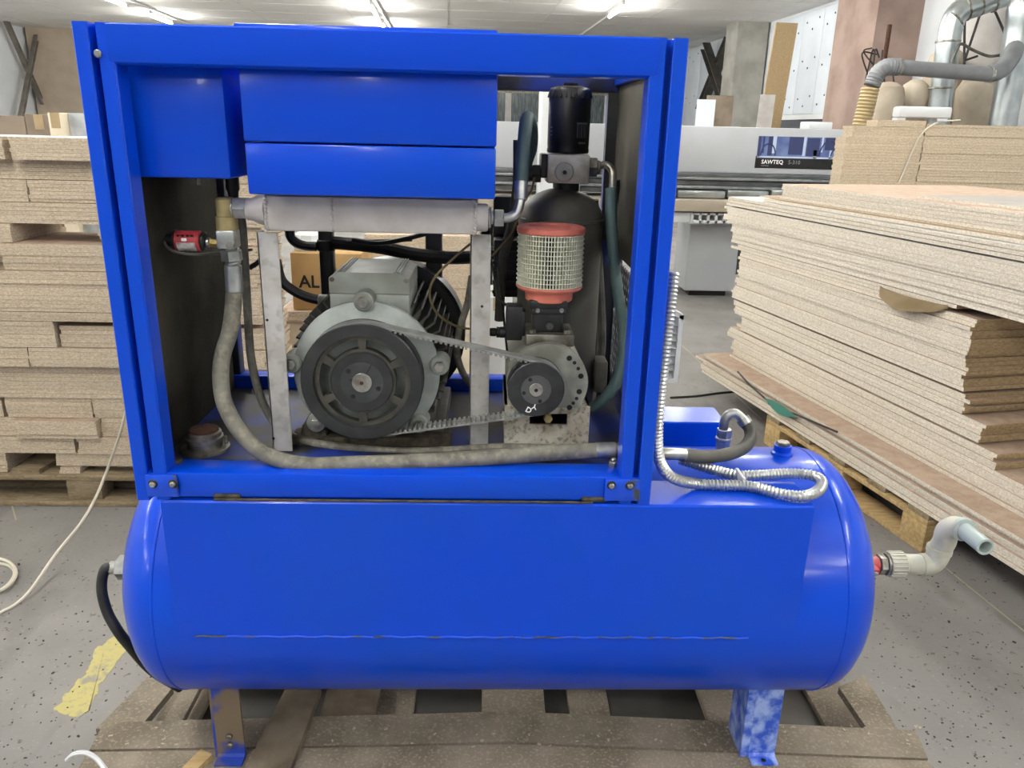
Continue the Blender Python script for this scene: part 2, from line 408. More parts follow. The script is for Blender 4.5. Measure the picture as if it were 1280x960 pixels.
# lamp rows on the ceiling (each lamp: housing, tube, and its own light)
lamp_n = 0
def lamp(b, a):
    t = thing('ceiling_lamp', hall(b, a, ZC-.1), 'white batten lamp with a lit tube under the white ceiling', 'lamp', 'ceiling tube lamps')
    bm = B(); hbox(bm, b-.03, b+.03, a-.75, a+.75, ZC-.105, ZC-.0005, .008); obj('lamp_housing', bm, 'lamp_body', t)
    bm = B(); cyl(bm, hall(b, a-.72, ZC-.138), hall(b, a+.72, ZC-.138), .028, seg=10); obj('lamp_tube', bm, 'lamp_tube', t)
    ld = bpy.data.lights.new('lamp_light', 'AREA'); ld.shape = 'RECTANGLE'; ld.size = .1; ld.size_y = 1.45; ld.energy = LAMP_W; ld.color = (1, .97, .93)
    lo = bpy.data.objects.new('lamp_light', ld); COL.objects.link(lo); lo.parent = t; lo.location = (0, 0, -.08); lo.rotation_euler = (0, 0, HALL)
    return t
LABS = {(-7.0, 21.6): 'lit tube lamp on the ceiling above the left end of the blue frame',
        (-1.6, 21.9): 'lit tube lamp touching the top of the blue frame, lower of two in line',
        (-1.6, 18.9): 'lit tube lamp cut by the top of the picture, upper of two in line',
        (3.5, 17.6): 'lit tube lamp on the ceiling above the right half of the blue frame'}
for b, first in ((-7.0, 21.6), (-1.6, 21.9), (3.5, 17.6)):
    a = first
    while a > -6.5:
        l = lamp(b, a)
        if (b, round(a, 1)) in LABS: l['label'] = LABS[(b, round(a, 1))]; del l['group']
        a -= 3.0
for i, b in enumerate((-7.0, -1.6, 3.5)):
    bm = B(); hbox(bm, b+.09, b+.13, -7, 25.5, ZC-.05, ZC-.006); struct('trim_%d' % (i+1), bm, 'lamp_body')
# ================================================================== dust extractor by the right wall
YD = 9.6
t = thing('dust_extractor', at(1180, 300, YD), 'dust extractor with beige filter bags and silver ducts behind the right chipboard stack', 'dust extractor')
def bag(px, pyt, w, Y, m, zb, sag=.0):
    p = at(px, pyt, Y); s = Y*1.0/975*w/2; bm = B(); base = Vector((p.x, Y, zb)); h = p.z-zb
    prof = [(0, 0), (s*.9, .02)] + [(s*(1+.06*math.sin(k*1.7+px)), h*k/8) for k in range(1, 8)] + [(s*.8, h*.96), (s*.35, h), (0, h+.01)]
    lathe(bm, base, (0, 0, 1), prof, 14); obj('filter_bag', bm, m, t)
for px, pyt, w, Y, m in ((1112, 103, 42, 9.9, 'bag_cloth'), (1146, 100, 34, 10.1, 'bag_cloth'), (1186, 60, 46, 10.1, 'bag_cloth'), (1228, 92, 48, 9.7, 'bag_cloth'), (1262, 96, 34, 10.3, 'bag_cloth')): bag(px, pyt, w, Y, m, .9)
p = at(1228, 0, 10.5); bm = B(); lathe(bm, (p.x, 10.5, 1.9), (0, 0, 1), [(0, 0), (.36, .02), (.38, .3), (.35, 1.2), (.34, 2.2), (0, 2.22)], 16); obj('upper_bag', bm, 'bag_white', t)
bm = B(); pL = at(1085, 160, 10.0); pR = at(1290, 160, 10.0); bx(bm, (pL.x, 9.6, .55), (pR.x+.2, 10.6, .9), .02); obj('collector_base', bm, 'galvanised', t)
for px in (1092, 1160, 1210, 1282):
    bm = B(); p = at(px, 160, 10.65); cyl(bm, (p.x, 10.65, 0), (p.x, 10.65, 3.0), .03, seg=8); obj('frame_post', bm, 'rust', t)
for px in (1092, 1282):
    bm = B(); p = at(px, 160, 9.75); cyl(bm, (p.x, 9.75, 0), (p.x, 9.75, .56), .03, seg=8); obj('frame_leg', bm, 'steel_brace', t)
def ductpath(pts, r): 
    bm = B(); P = sweep(bm, [at(x, y, Y) for x, y, Y in pts], r, 14, 6)
    return bm
o = obj('main_duct', ductpath([(1166, 210, 9.4), (1172, 160, 9.4), (1180, 95, 9.4), (1186, 50, 9.4), (1196, 18, 9.4), (1222, 6, 9.4), (1262, -8, 9.4), (1285, -14, 9.4)], .125), 'galvanised', t)
for x, y in ((1176, 110), (1185, 52), (1192, 26), (1206, 11), (1222, 5), (1240, 0)):
    bm = B(); p = at(x, y, 9.4); q = at(x+.8, y-5, 9.4) if y > 40 else at(x+4, y-4 if y > 15 else y-1.5, 9.4); d = (q-p).normalized(); lathe(bm, p-d*.012, d, [(.12, 0), (.135, .004), (.135, .02), (.12, .024)], 14); obj('duct_seam', bm, 'steel_dull', o)
o = obj('down_duct', ductpath([(1290, -8, 9.0), (1277, 10, 9.0), (1273, 40, 9.0), (1263, 100, 9.0), (1252, 160, 9.0), (1240, 230, 9.0)], .14), 'galvanised', t)
for x0, y0, x1, y1 in ((1206, 20, 1205, 85), (1227, 12, 1206, 75), (1242, 10, 1262, 55), (1205, 76, 1222, 70)):
    bm = B(); sweep(bm, [at(x0, y0, 9.8), at(x1, y1, 9.8)], .014, 6, smooth=False); obj('stay_rod', bm, 'wire_dark', t)
bm = B(); sweep(bm, [at(x, y, 9.2) for x, y in ((1186, 90), (1196, 62), (1202, 55), (1215, 62), (1235, 70), (1250, 69))], .016, 7); obj('guide_cable', bm, 'hose_dark', t)
t = thing('suction_pipe', at(1170, 300, 8.6), 'grey suction pipe with a bend and a beige ribbed hose, above the chipboard stack', 'pipe')
bm = B(); sweep(bm, [at(x, y, 8.6) for x, y in ((1121, 84), (1160, 87), (1200, 90), (1237, 93))], .075, 14); obj('straight_pipe', bm, 'duct_grey', t)
def ribs(path, r, pitch, amp, m, name, par, n=8):
    P = resample(catmull(path, 12), pitch/2.0); bm = B(); sweep(bm, P, r, 12, smooth=False, rfun=lambda s, i: r+amp*(i % 2)); return obj(name, bm, m, par)
ribs([at(x, y, 8.6) for x, y in ((1123, 84), (1108, 84), (1097, 92), (1089, 108))], .082, .03, .006, 'duct_grey', 'flexible_bend', t)
ribs([at(x, y, 8.6) for x, y in ((1088, 110), (1082, 135), (1075, 165), (1068, 215))], .085, .035, .01, 'hose_beige', 'ribbed_hose', t)
ribs([at(x, y, Y) for x, y, Y in ((1235, 93, 8.6), (1250, 88, 8.65), (1262, 75, 8.75), (1270, 58, 8.9))], .085, .05, .007, 'duct_grey', 'flexible_outlet', t)
for x in (1122, 1236): 
    bm = B(); p = at(x, 84 if x < 1200 else 93, 8.6); cyl(bm, p, p+Vector((.03, 0, 0)), .086, seg=14); obj('hose_clamp', bm, 'steel', t)
bm = B()
for k in range(7):
    p = aton(1090+k*3, 60+k*4, 6.72); sweep(bm, [p, p+Vector((random.uniform(-.25, .15), 0, random.uniform(-.1, .15))), p+Vector((random.uniform(-.1, .3), 0, -.3-random.random()*.4))], .012, 6)
o = obj('loose_wires', bm, 'wire_dark', col2); o['kind'] = 'stuff'
# ================================================================== beam saw behind the stack
YS = 7.9
pa = at(850, 157, YS); pb = at(850, 215, YS); xe = at(1080, 180, YS).x; x0 = at(560, 180, YS).x
pil0, pil1 = c0.x, c1.x
t = thing('panel_saw', ((x0+xe)/2, YS+.5, 0), 'long light grey beam saw with a printed banner, behind the chipboard stack', 'saw')
bm = B(); bx(bm, (x0, YS, pb.z), (xe, YS+.55, pa.z), .012); beam = obj('pressure_beam', bm, 'machine_grey', t)
bn0 = at(949, 170, YS-.004); bn1 = at(1058, 199, YS-.004); bn2 = at(1058, 212.5, YS-.004)
def plate(name, m, xa, xb, za, zb, par, y=YS, th=.004):
    bm = B(); bx(bm, (xa, y-th, za), (xb, y, zb)); return obj(name, bm, m, par)
bm = B(); bx(bm, (pil0, 7.3, 0), (pil1, 7.7, at(700, 72, 7.3).z), .03); obj('control_pillar', bm, 'machine_white', t)
ban = plate('banner', 'print_blue', bn0.x, bn1.x, bn1.z, bn0.z, t)
bw = bn1.x-bn0.x; bh = bn0.z-bn1.z
for u0, u1, v0, v1, m in ((0, .03, 0, 1, 'print_dark'), (.05, .07, .2, 1, 'print_dark'), (.11, .16, .1, 1, 'print_dark'), (.16, .2, .2, 1, 'print_pale'), (.34, .5, .15, 1, 'print_dark'), (.5, .53, .1, 1, 'print_pale'),
                         (.54, .68, .1, .95, 'print_dark'), (.7, .72, .3, 1, 'print_pale'), (.74, .9, .4, 1, 'print_dark'), (.62, .66, 0, .4, 'print_pale'), (.8, .83, 0, .4, 'print_pale'), (.9, .98, .05, .35, 'print_dark'), (0, 1, -.02, .06, 'print_pale')):
    plate('print_patch', m, bn0.x+u0*bw, bn0.x+u1*bw, bn1.z+v0*bh, bn1.z+v1*bh, ban, YS-.004, .001)
for c, r in ((.12, .08), (.8, .11), (.88, .06)):
    bm = B(); sweep(bm, [Vector((bn0.x+(c+r*math.cos(a))*bw, YS-.006, bn1.z+(.1+r*7*math.sin(a))*bh)) for a in [math.pi*i/10 for i in range(11)]], .007, 5, smooth=False); obj('print_arch', bm, 'print_dark', ban)
blk = plate('banner_strip', 'print_black', bn0.x-.01, bn2.x, bn2.z, bn1.z+.01, t)
hs = bn1.z-bn2.z
words('lettering', 'SAWTEQ', hs*.52, Matrix.Translation((bn0.x+.05, YS-.0055, bn2.z+hs*.42)) @ FRONTAL, 'print_white', blk, True)
words('lettering', 'S-310', hs*.52, Matrix.Translation((bn0.x+.05+hs*2.6, YS-.0055, bn2.z+hs*.42)) @ FRONTAL, 'print_grey', blk)
words('lettering', 'HOMAG', hs*.2, Matrix.Translation((bn0.x+.05, YS-.0055, bn2.z+hs*.17)) @ FRONTAL, 'print_grey', blk)
def sband(name, m, ya, yb, xa, xb, dy=0., dep=.5, bev=.004):
    p, q = at(880, ya, YS+dy), at(880, yb, YS+dy); bm = B(); bx(bm, (xa, YS+dy, q.z), (xb, YS+dy+dep, p.z), bev); return obj(name, bm, m, t)
sband('guide_rail', 'rail_dark', 216, 221, x0, xe, -.06); sband('guide_rail', 'rail_mid', 221.5, 225, x0, xe, -.09); sband('guide_rail', 'rail_dark', 225.5, 232, x0, xe, -.03)
sband('guide_rail', 'rail_mid', 232.5, 236, x0, xe, -.07); sband('guide_rail', 'rail_dark', 236.5, 243, x0, xe, -.02)
for a, b_ in ((848, 906), (910, 960), (965, 1010)):
    pp = at(a, 238, YS-.12); qq = at(b_, 248, YS-.12); bm = B(); bx(bm, (pp.x, YS-.12, qq.z), (qq.x, YS-.02, pp.z), .005); obj('clamp_plate', bm, 'galvanised', t)
sband('table_edge', 'table_tan', 250, 265, x0, xe, -.25, .8, .01)
fa = at(866, 266, YS-.2); fb = at(935, 280, YS-.2); bm = B()
bx(bm, (fa.x, YS-.2, fb.z), (fb.x, YS+.1, fb.z+.025)); bx(bm, (fa.x, YS-.2, fa.z-.02), (fb.x, YS+.1, fa.z))
for k in range(8):
    xx = fa.x+(fb.x-fa.x)*k/7; bx(bm, (xx-.012, YS-.2, fb.z), (xx+.012, YS+.1, fa.z))
bx(bm, (fa.x-.18, YS-.17, fb.z), (fa.x, YS+.1, fa.z), .01)
obj('slotted_hood', bm, 'machine_white', t)
la = at(853, 281, 8.05); lb = at(911, 369, 8.05); bm = B(); bx(bm, (la.x+.08, 8.05, .06), (lb.x+.05, 8.6, la.z), .015); leg = obj('leg_cabinet', bm, 'machine_grey', t)
bm = B(); bx(bm, (la.x+.15, 8.12, 0), (lb.x-.02, 8.5, .07)); obj('plinth', bm, 'black', leg)
for xx in (.2, -.05):
    bm = B(); bx(bm, (xx-.3, 8.1, 0), (xx+.1, 8.6, la.z), .015); obj('leg_cabinet', bm, 'machine_grey', t)
bm = B(); bx(bm, (lb.x+.1, 8.3, .2), (xe, 8.6, la.z-.05)); obj('rear_cover', bm, 'rail_dark', t)
bm = B(); p = at(1012, 152, 8.2); q = at(1038, 160, 8.2); bx(bm, (p.x, 8.2, q.z-.1), (q.x, 8.4, p.z-.07), .01); bx(bm, (p.x, 8.2, p.z-.07), (q.x+.02, 8.45, p.z), .01); obj('end_bracket', bm, 'machine_white', t)
# boards leaning on the far right wall and column
def leaner(label, cat, xa, ya, xb, yb, Y, m, lean=.12, th=.02, name='leaning_board', tilt=0.):
    p, q = at(xa, ya, Y), at(xb, yb, Y); h = p.z; bm = B()
    poly = [Vector((p.x-tilt, Y-lean*6, 0)), Vector((q.x-tilt, Y-lean*6, 0)), Vector((q.x, Y, h)), Vector((p.x, Y, h))]
    prism(bm, poly, (0, th, 0)); o = obj(name, bm, m); return tag(o, label, cat)
leaner('white board leaning between the blue post and the concrete column', 'board', 872, 124, 892, 155, 14.0, 'panel_white', tilt=.2)
leaner('taupe board with dark rim leaning behind the white one by the concrete column', 'board', 884, 119, 914, 155, 14.3, 'carton_brown', tilt=.2)
leaner('pale cream board leaning at the right foot of the concrete column', 'board', 951, 118, 965, 158, 15.5, 'lam_face', tilt=.3)
leaner('tall narrow chipboard strip standing between the concrete column and the white insulation panels', 'board', 971, 28, 982, 155, 16.5, 'chip_end', th=.06, tilt=.45)
# ================================================================== chipboard stacks
def board(name, cx, cy, ang, L, Wd, z0, th, mats, dz=0.):    # one sheet: long axis along local x
    bm = B(); M = Matrix.Translation((cx, cy, z0)) @ Matrix.Rotation(ang, 4, 'Z')
    bx(bm, (-L/2, -Wd/2, 0), (L/2, Wd/2, th), 0, M)
    bm.normal_update()
    ax = Vector((math.cos(ang), math.sin(ang), 0))
    for f in bm.faces:
        f.material_index = 1 if abs(f.normal.z) > .5 else (2 if abs(f.normal.dot(ax)) > .5 and len(mats) > 2 else 0)
    return obj(name, bm, None, None, slots=mats)
# ---- big leaning-edge stack on the right; u runs towards the near right end, v into the stack
SA = math.radians(12.2); SU = Vector((math.sin(SA), -math.cos(SA), 0)); SV = Vector((math.cos(SA), math.sin(SA), 0)); SO = Vector((1.496, 4.615, 0))
def sheet(u0, u1, v0, v1, z, th=.0162, m=('chip_edge_light', 'chip_face', 'chip_end'), name='chipboard_sheet'):
    c = SO+SU*((u0+u1)/2)+SV*((v0+v1)/2)
    return board(name, c.x, c.y, math.atan2(SU.y, SU.x), u1-u0, v1-v0, z, th, m)
rnd = random.Random(3)
# pallet under it
t = thing('pallet', SO+SU*1.2+SV*.5, 'pale wooden pallet under the big right chipboard stack', 'pallet')
def uvbox(u0, u1, v0, v1, z0, z1, name, m, par):
    c = SO+SU*((u0+u1)/2)+SV*((v0+v1)/2); bm = B(); M = Matrix.Translation((c.x, c.y, 0)) @ Matrix.Rotation(math.atan2(SU.y, SU.x), 4, 'Z')
    bx(bm, (-(u1-u0)/2, -(v1-v0)/2, z0), ((u1-u0)/2, (v1-v0)/2, z1), .003, M); return obj(name, bm, m, par)
for v in (-.09, .42, .93):
    uvbox(.62, 1.84, v, v+.12, .125, .148, 'stringer_board', 'pallet_pale', t); uvbox(.62, 1.84, v, v+.12, 0, .022, 'bottom_board', 'pallet_pale', t)
    for u in (.62, 1.16, 1.7): uvbox(u, u+.14, v, v+.12, .022, .125, 'block', 'pallet_pale', t)
for u in (.62, .9, 1.18, 1.46, 1.72): uvbox(u, u+.12, -.09, 1.05, .148, .17, 'top_board', 'pallet_wood', t)
groups = [  # (z0, z1, u0, u1, v0, group, label, face)
 (.171, .284, -.17, 2.75, -.085, 'sheets pushed out at the foot of the right stack', 'chipboard sheet of the bundle jutting from the foot of the right stack', 'chip_face'),
 (.287, .402, -.10, 2.60, .075, 'sheets just above the pink ledge of the right stack', 'chipboard sheet resting on the pink ledge of the right stack', 'chip_face'),
 (.402, .470, -.17, 1.93, .08, 'sheets of the lowest stepped end of the right stack', 'chipboard sheet in the lowest stepped end of the right stack', 'chip_face'),
 (.475, .560, -.06, 1.84, .085, 'sheets of the second stepped end of the right stack', 'chipboard sheet in the second stepped end of the right stack', 'chip_face'),
 (.560, .645, -.15, 1.735, .08, 'sheets under the dark slit of the right stack', 'chipboard sheet below the dark slit of the right stack', 'chip_face'),
 (.652, .780, -.17, 1.70, .08, 'sheets over the dark slit of the right stack', 'chipboard sheet above the dark slit of the right stack', 'chip_face'),
 (.784, .947, -.15, 1.69, .08, 'sheets under the cardboard flap of the right stack', 'chipboard sheet of those below the paper flap in the right stack', 'chip_face'),
 (.985, 1.095, -.27, 2.75, .08, 'sheets above the cardboard flap of the right stack', 'chipboard sheet of those above the paper flap in the right stack', 'lam_face'),
 (1.1005, 1.2005, -.36, 2.75, .075, 'sheets under the white sheets of the right stack', 'chipboard sheet of those below the overhanging white sheets, right stack', 'lam_face'),
]
for z0, z1, u0, u1, v0, g, lab, face in groups:
    n = int(round((z1-z0)/.0164)); z = z0
    for i in range(n):
        ju = rnd.uniform(-.03, .02); jv = rnd.uniform(-.008, .008)
        if v0 < 0: ju = rnd.choice((-.12, .05, .0, -.03)); jv = .006*i*(1 if i % 2 else .4)
        je = rnd.uniform(-.015, .015)
        o = sheet(u0+ju, u1+je, v0+jv, 1.35+rnd.uniform(-.01, .01), z, .0158, ('chip_edge_light', face, 'chip_end'))
        tag(o, lab.replace('chipboard sheet', nth(i, n)+' sheet'), 'chipboard', g); z += .0164
sp = [(.9485, -.28, 1.52, 'chip_face', 'narrow chipboard sheet sticking out just below the paper flap of the right stack'),
      (.9655, -.2, 1.58, 'chip_face', 'chipboard sheet pressing on the brown paper flap of the right stack')]
for z, u0, u1, fm, lab in sp: tag(sheet(u0, u1, .09, 1.35, z, .0158, ('chip_edge_light', fm, 'chip_end')), lab, 'chipboard')
def tilted(o, u_piv, deg):   # a sheet resting with its far end on the pile and its near end raised or sagging
    c = SO+SU*u_piv; R_ = Matrix.Rotation(math.radians(deg), 4, SV); o.matrix_world = Matrix.Translation((c.x, c.y, 0)) @ R_ @ Matrix.Translation((-c.x, -c.y, 0)) @ o.matrix_world
z = 1.206
labs = ['white faced sheet lowest of the three that overhang the left end of the right stack', 'white faced sheet second of the three that overhang the left end of the right stack', 'white faced sheet with a wide pale top, uppermost of the three overhanging sheets']
for i in range(3):
    tag(sheet(-.36+.015*i, 2.75, .07-.004*i, 1.35, z, .0162, ('chip_edge_light', 'lam_face', 'chip_end')), labs[i], 'chipboard'); z += .0185
tag(sheet(.02, 2.75, .10, 1.35, z, .0162, ('chip_edge_light', 'chip_face', 'chip_end')), 'chipboard sheet lying between the white sheets and the thin protruding strip', 'chipboard'); z += .017
tag(sheet(-.1, 2.75, .14, 1.35, z, .006, ('chip_edge', 'chip_face', 'chip_end')), 'thin brown strip of fibreboard poking out left near the top of the right stack', 'fibreboard'); z += .0065
for i in range(5):
    tag(sheet(.10+.012*(i % 3), 2.75, .15+.004*(i % 2), 1.35, z, .0158, ('chip_edge_light', 'chip_face', 'chip_end')), nth(i, 5)+' sheet in the uppermost chipboard bundle of the right stack', 'chipboard', 'topmost bundle of the right stack'); z += .0164
o = sheet(1.05, 2.85, .25, 1.4, z, .012, ('chip_edge_light', 'grey_face', 'chip_end')); tag(o, 'grey topped sheet lying on the very top of the right stack', 'chipboard')
ZTOP = z+.012
# brown paper flap squeezed between the sheets and a green tape loop
bm = B(); c = SO+SU*1.30+SV*.05
pts = []
N = 10
grid = []
for i in range(N+1):
    u = 1.12+.42*i/N; row = []
    for j in range(5):
        w = (.5-abs(i/N-.5))*2; d = .07*(w**.5)*j/4
        p = SO+SU*u+SV*(.085-d); p.z = .962+.012*math.sin(j*.9)-.05*(j/4)**1.6*(w**.5); row.append(bm.verts.new(p))
    grid.append(row)
for a, b_ in zip(grid, grid[1:]):
    for j in range(4): bm.faces.new((a[j], a[j+1], b_[j+1], b_[j]))
bmesh.ops.solidify(bm, geom=bm.faces[:], thickness=.002)
tag(obj('paper_flap', bm, 'paper_label', None), 'brown paper flap curling out between the sheets of the right stack', 'paper')
bm = B(); sweep(bm, [SO+SU*u+SV*v+Vector((0, 0, zz)) for u, v, zz in ((.22, -.06, .29), (.42, -.092, .272), (.62, -.1, .25), (.66, -.098, .235), (.88, -.096, .262), (1.2, -.08, .288))], .005, 6)
tp = obj('packing_strap', bm, 'wire_dark', None); tag(tp, 'dark packing strap hanging over the low edge of the right stack', 'strap')
bm = B(); g = []
for i in range(9):
    tt = i/8; u = .60+.30*tt; w = .035*math.sin(math.pi*tt)
    g.append([bm.verts.new(SO+SU*u+SV*(-.103)+Vector((0, 0, .268-.012*math.sin(math.pi*tt)+w*k-.01))) for k in (-.8, 0, .8)])
for a, b_ in zip(g, g[1:]):
    for k in range(2): 
        bm.faces.new((a[k], a[k+1], b_[k+1], b_[k]))
bmesh.ops.remove_doubles(bm, verts=bm.verts[:], dist=.0005); bmesh.ops.solidify(bm, geom=bm.faces[:], thickness=.003)
tag(obj('plastic_tape', bm, 'tape_green', None), 'green plastic tape end on the low edge of the right stack', 'tape')
# ---- rear chipboard piles, cut faces towards the camera
def pile(xa, xb, y0, dep, ztop, th, label, group, m=('chip_edge', 'chip_face'), z0=.1502, jit=.004, palname=None, step=None, ang=0.):
    z = z0; i = 0; n = int((ztop-z0)/th)
    for i in range(n):
        x1, x2 = xa+rnd.uniform(-jit, jit), xb+rnd.uniform(-jit, jit)
        if step and i >= n-step[0]: x1 += step[1]
        o = board('chipboard_sheet', (x1+x2)/2, y0+dep/2+rnd.uniform(-jit, jit), ang, x2-x1, dep, z0+(i)*(ztop-z0)/n, (ztop-z0)/n-.0006, m)
        tag(o, label if n-1-i >= 20 else label.replace('chipboard sheet', nth(i, 999 if n > 20 and i == 0 else n)+' chipboard sheet').replace('white faced board', nth(i, n)+' white faced board'), 'chipboard', group)
def pallet_simple(xa, xb, ya, yb, label, h=.15, m='pallet_wood'):
    t = thing('pallet', ((xa+xb)/2, (ya+yb)/2, 0), label, 'pallet')
    def pb(n, x0, x1, y0, y1, z0, z1):
        bm = B(); bx(bm, (x0, y0, z0), (x1, y1, z1), .003); obj(n, bm, m, t)
    for k in range(3):
        y = ya+(yb-ya-.1)*k/2; pb('bottom_board', xa, xb, y, y+.1, 0, .022); pb('stringer_board', xa, xb, y, y+.1, h-.044, h-.022)
        for j in range(3): x = xa+(xb-xa-.14)*j/2; pb('block', x, x+.14, y, y+.1, .022, h-.044)
    n = 6
    for k in range(n): x = xa+(xb-xa-.12)*k/(n-1); pb('top_board', x, x+.12, ya, yb, h-.022, h)
    return t
X0 = at(1059, 165, 5.33).x; X1 = at(1158, 155, 5.33).x; X2 = at(1300, 158, 5.33).x
zA = at(1110, 150, 5.33).z; zB = at(1240, 157, 5.33).z
pallet_simple(X0+.02, X1-.02, 5.32, 5.73, 'wooden pallet under the rear chipboard pile with the white bar on top'); pallet_simple(X1+.02, X2, 5.32, 5.73, 'wooden pallet under the rear chipboard pile at the right edge')
pile(X0, X1-.003, 5.33, .16, zA-.04, .0181, 'chipboard sheet of the rear pile carrying the white bar', 'sheets of the rear pile under the white bar', step=(4, .035))
xs = at(1097, 152, 5.33).x
for i in range(3): tag(board('chipboard_sheet', (xs+X1)/2, 5.41, 0, X1-xs-.003, .16, zA-.04+i*.0135, .013, ('chip_edge', 'chip_face')), nth(i, 3)+' of three short chipboard sheets topping the rear pile under the white bar', 'chipboard', 'top sheets of the rear pile')
pile(X1+.003, X2, 5.33, .16, zB, .0181, 'chipboard sheet of the rear pile at the right edge', 'sheets of the rear pile at the right edge')
t = thing('plastic_bar', at(1155, 150, 5.43), 'white bent plastic bar lying on top of the rear chipboard pile', 'bar')
pA = at(1118, 137, 5.43); pB = at(1184, 133, 5.43); bm = B(); bx(bm, (pA.x, 5.35, pA.z-.05), (pB.x, 5.46, pA.z+.02), .015); obj('cover', bm, 'machine_white', t)
for fx0, fx1 in ((pA.x, pA.x+.05), (pB.x-.09, pB.x-.02)):
    bm = B(); bx(bm, (fx0, 5.36, zA+.0005), (fx1, 5.44, pA.z-.05)); obj('foot', bm, 'machine_white', t)
bm = B(); sweep(bm, [at(1200, 150, 5.68), at(1178, 152, 5.43), at(1166, 156, 5.32), at(1150, 170, 5.315), at(1136, 200, 5.315), at(1124, 228, 5.31)], .006, 6)
tag(obj('string', bm, 'cable_white', None), 'pale string hanging down the front of the rear chipboard pile', 'string')
# ---- left pile of offcut strips on a pallet: courses read from top to bottom
YL = 3.2
def LX(px, py=300): return at(px, py, YL).x
XR = -.915
def course(py0, py1, spans, n, where):
    """py0/py1: top and bottom of the course; spans: (px0, px1, front offset, phrase)"""
    for a, b_, dy, ph in spans:
        pym = (py0+py1)/2
        xa = -2.75 if a is None else LX(a, pym); xb = XR if b_ is None else LX(b_, pym)
        zt, zb = at(90, py0, YL).z, at(90, py1, YL).z
        th = (zt-zb)/n
        lab = ' strip %s of the left pile' % ph
        for i in range(n):
            j = rnd.uniform(-.004, .004); e = rnd.uniform(-.004, .004)
            m = ('chip_edge', 'lam_face' if where == 'top' and i == n-1 else 'chip_face', 'chip_edge')
            x1 = xa if a is None else xa+e; x2 = xb + (rnd.uniform(-.02, .0) if b_ is None else -.001)
            o = board('chipboard_strip', (x1+x2)/2, YL+dy+j+.19, 0, x2-x1, .38, zb+i*th, th-.0005, m)
            tag(o, nth(i, n)+lab, 'chipboard', 'strips %s of the left pile' % ph)
course(172, 200, [(None, 15, -.055, 'in the top course left of slanted gap'), (24, None, -.06, 'in the white topped top course')], 6, 'top')
course(200.5, 225, [(None, None, 0, 'in the shaded course below the top one')], 5, '')
course(225.5, 253, [(None, 37, -.015, 'left of the small square hole'), (39, None, -.015, 'right of the small square hole')], 6, '')
course(253.5, 279.5, [(None, None, -.02, 'in the course roofing the long slot')], 5, '')
course(280, 303, [(None, 20, -.03, 'left of the long slot'), (124, None, .0, 'right of the long slot')], 5, '')
course(303.5, 336, [(12, None, -.05, 'forming the floor of the long slot'), (None, 5, .12, 'set back at the left border')], 7, '')
course(336.5, 386, [(None, None, -.06, 'in the thick course under the long slot')], 10, '')
course(386.5, 398, [(None, None, -.06, 'roofing the short slot')], 3, '')
course(398.5, 431, [(None, 77, -.05, 'left of the short slot')], 6, '')
course(405, 431, [(81, None, -.03, 'inside the short slot')], 5, '')
course(431.5, 455, [(None, 43, -.045, 'left of the fine slanting joint'), (44, None, -.045, 'right of the fine slanting joint')], 5, '')
course(455.5, 497, [(None, None, -.005, 'in the full width course at mid height')], 8, '')
course(497.5, 522, [(None, 3, 0, 'left of the lower narrow gap'), (8, 115, 0, 'between two narrow gaps'), (117, None, 0, 'right of the lower narrow gap')], 5, '')
course(522.5, 545, [(None, 22, 0, 'left of the proud block'), (24, 126, -.035, 'in the proud block near the bottom'), (127, None, 0, 'right of the proud block')], 4, '')
course(545.5, 565.5, [(None, 95, -.01, 'above the square opening'), (99, None, -.01, 'right of the short crack above the pallet')], 4, '')
course(566, 582.5, [(None, 8, 0, 'left of the square opening'), (70, None, 0, 'right of the square opening')], 3, '')
course(583, 590.5, [(None, 10, 0, 'lowest at the left border'), (76, 102, -.01, 'lowest right of the square opening')], 2, '')
zp = at(90, 591, YL).z
bm = B(); a = LX(112, 586); bx(bm, (a, YL+.05, zp), (XR, YL+.38, at(90, 583, YL).z-.0005)); tag(obj('spacer_plank', bm, 'pallet_wood'), 'wooden spacer plank on the pallet under the left pile, right of the opening', 'plank')
bm = B(); x1, x2 = LX(18, 588), LX(52, 588); prism(bm, [(x1, YL-.02, zp), (x2, YL-.02, zp), (x2, YL-.02, zp+.022), (x1, YL-.02, zp+.022)], (.12, .8, 0)); tag(obj('spacer_plank', bm, 'pallet_wood'), 'loose plank lying inside the square opening of the left pile', 'plank')
t = thing('pallet', (-1.8, YL+.4, 0), 'grey weathered wooden pallet carrying the left pile of chipboard strips', 'pallet')
def lp(n, x0, x1, y0, y1, z0, z1, m='pallet_wood', par=t):
    bm = B(); bx(bm, (x0, y0, z0), (x1, y1, z1), .004); return obj(n, bm, m, par)
for k in range(3):
    y = YL-.03+k*.19
    lp('top_board', -2.75, XR, y, y+.12, zp-.024, zp); lp('bottom_board', -2.75, XR, y-.02, y+.12, 0, .022)
    for x in (-2.7, LX(88, 612), -.95): lp('block', x, x+.15, y+.005, y+.115, .022, zp-.024)
for k in range(7): lp('cross_board', -2.75+k*.3, -2.65+k*.3, YL+.1, YL+.34, zp-.024, zp)
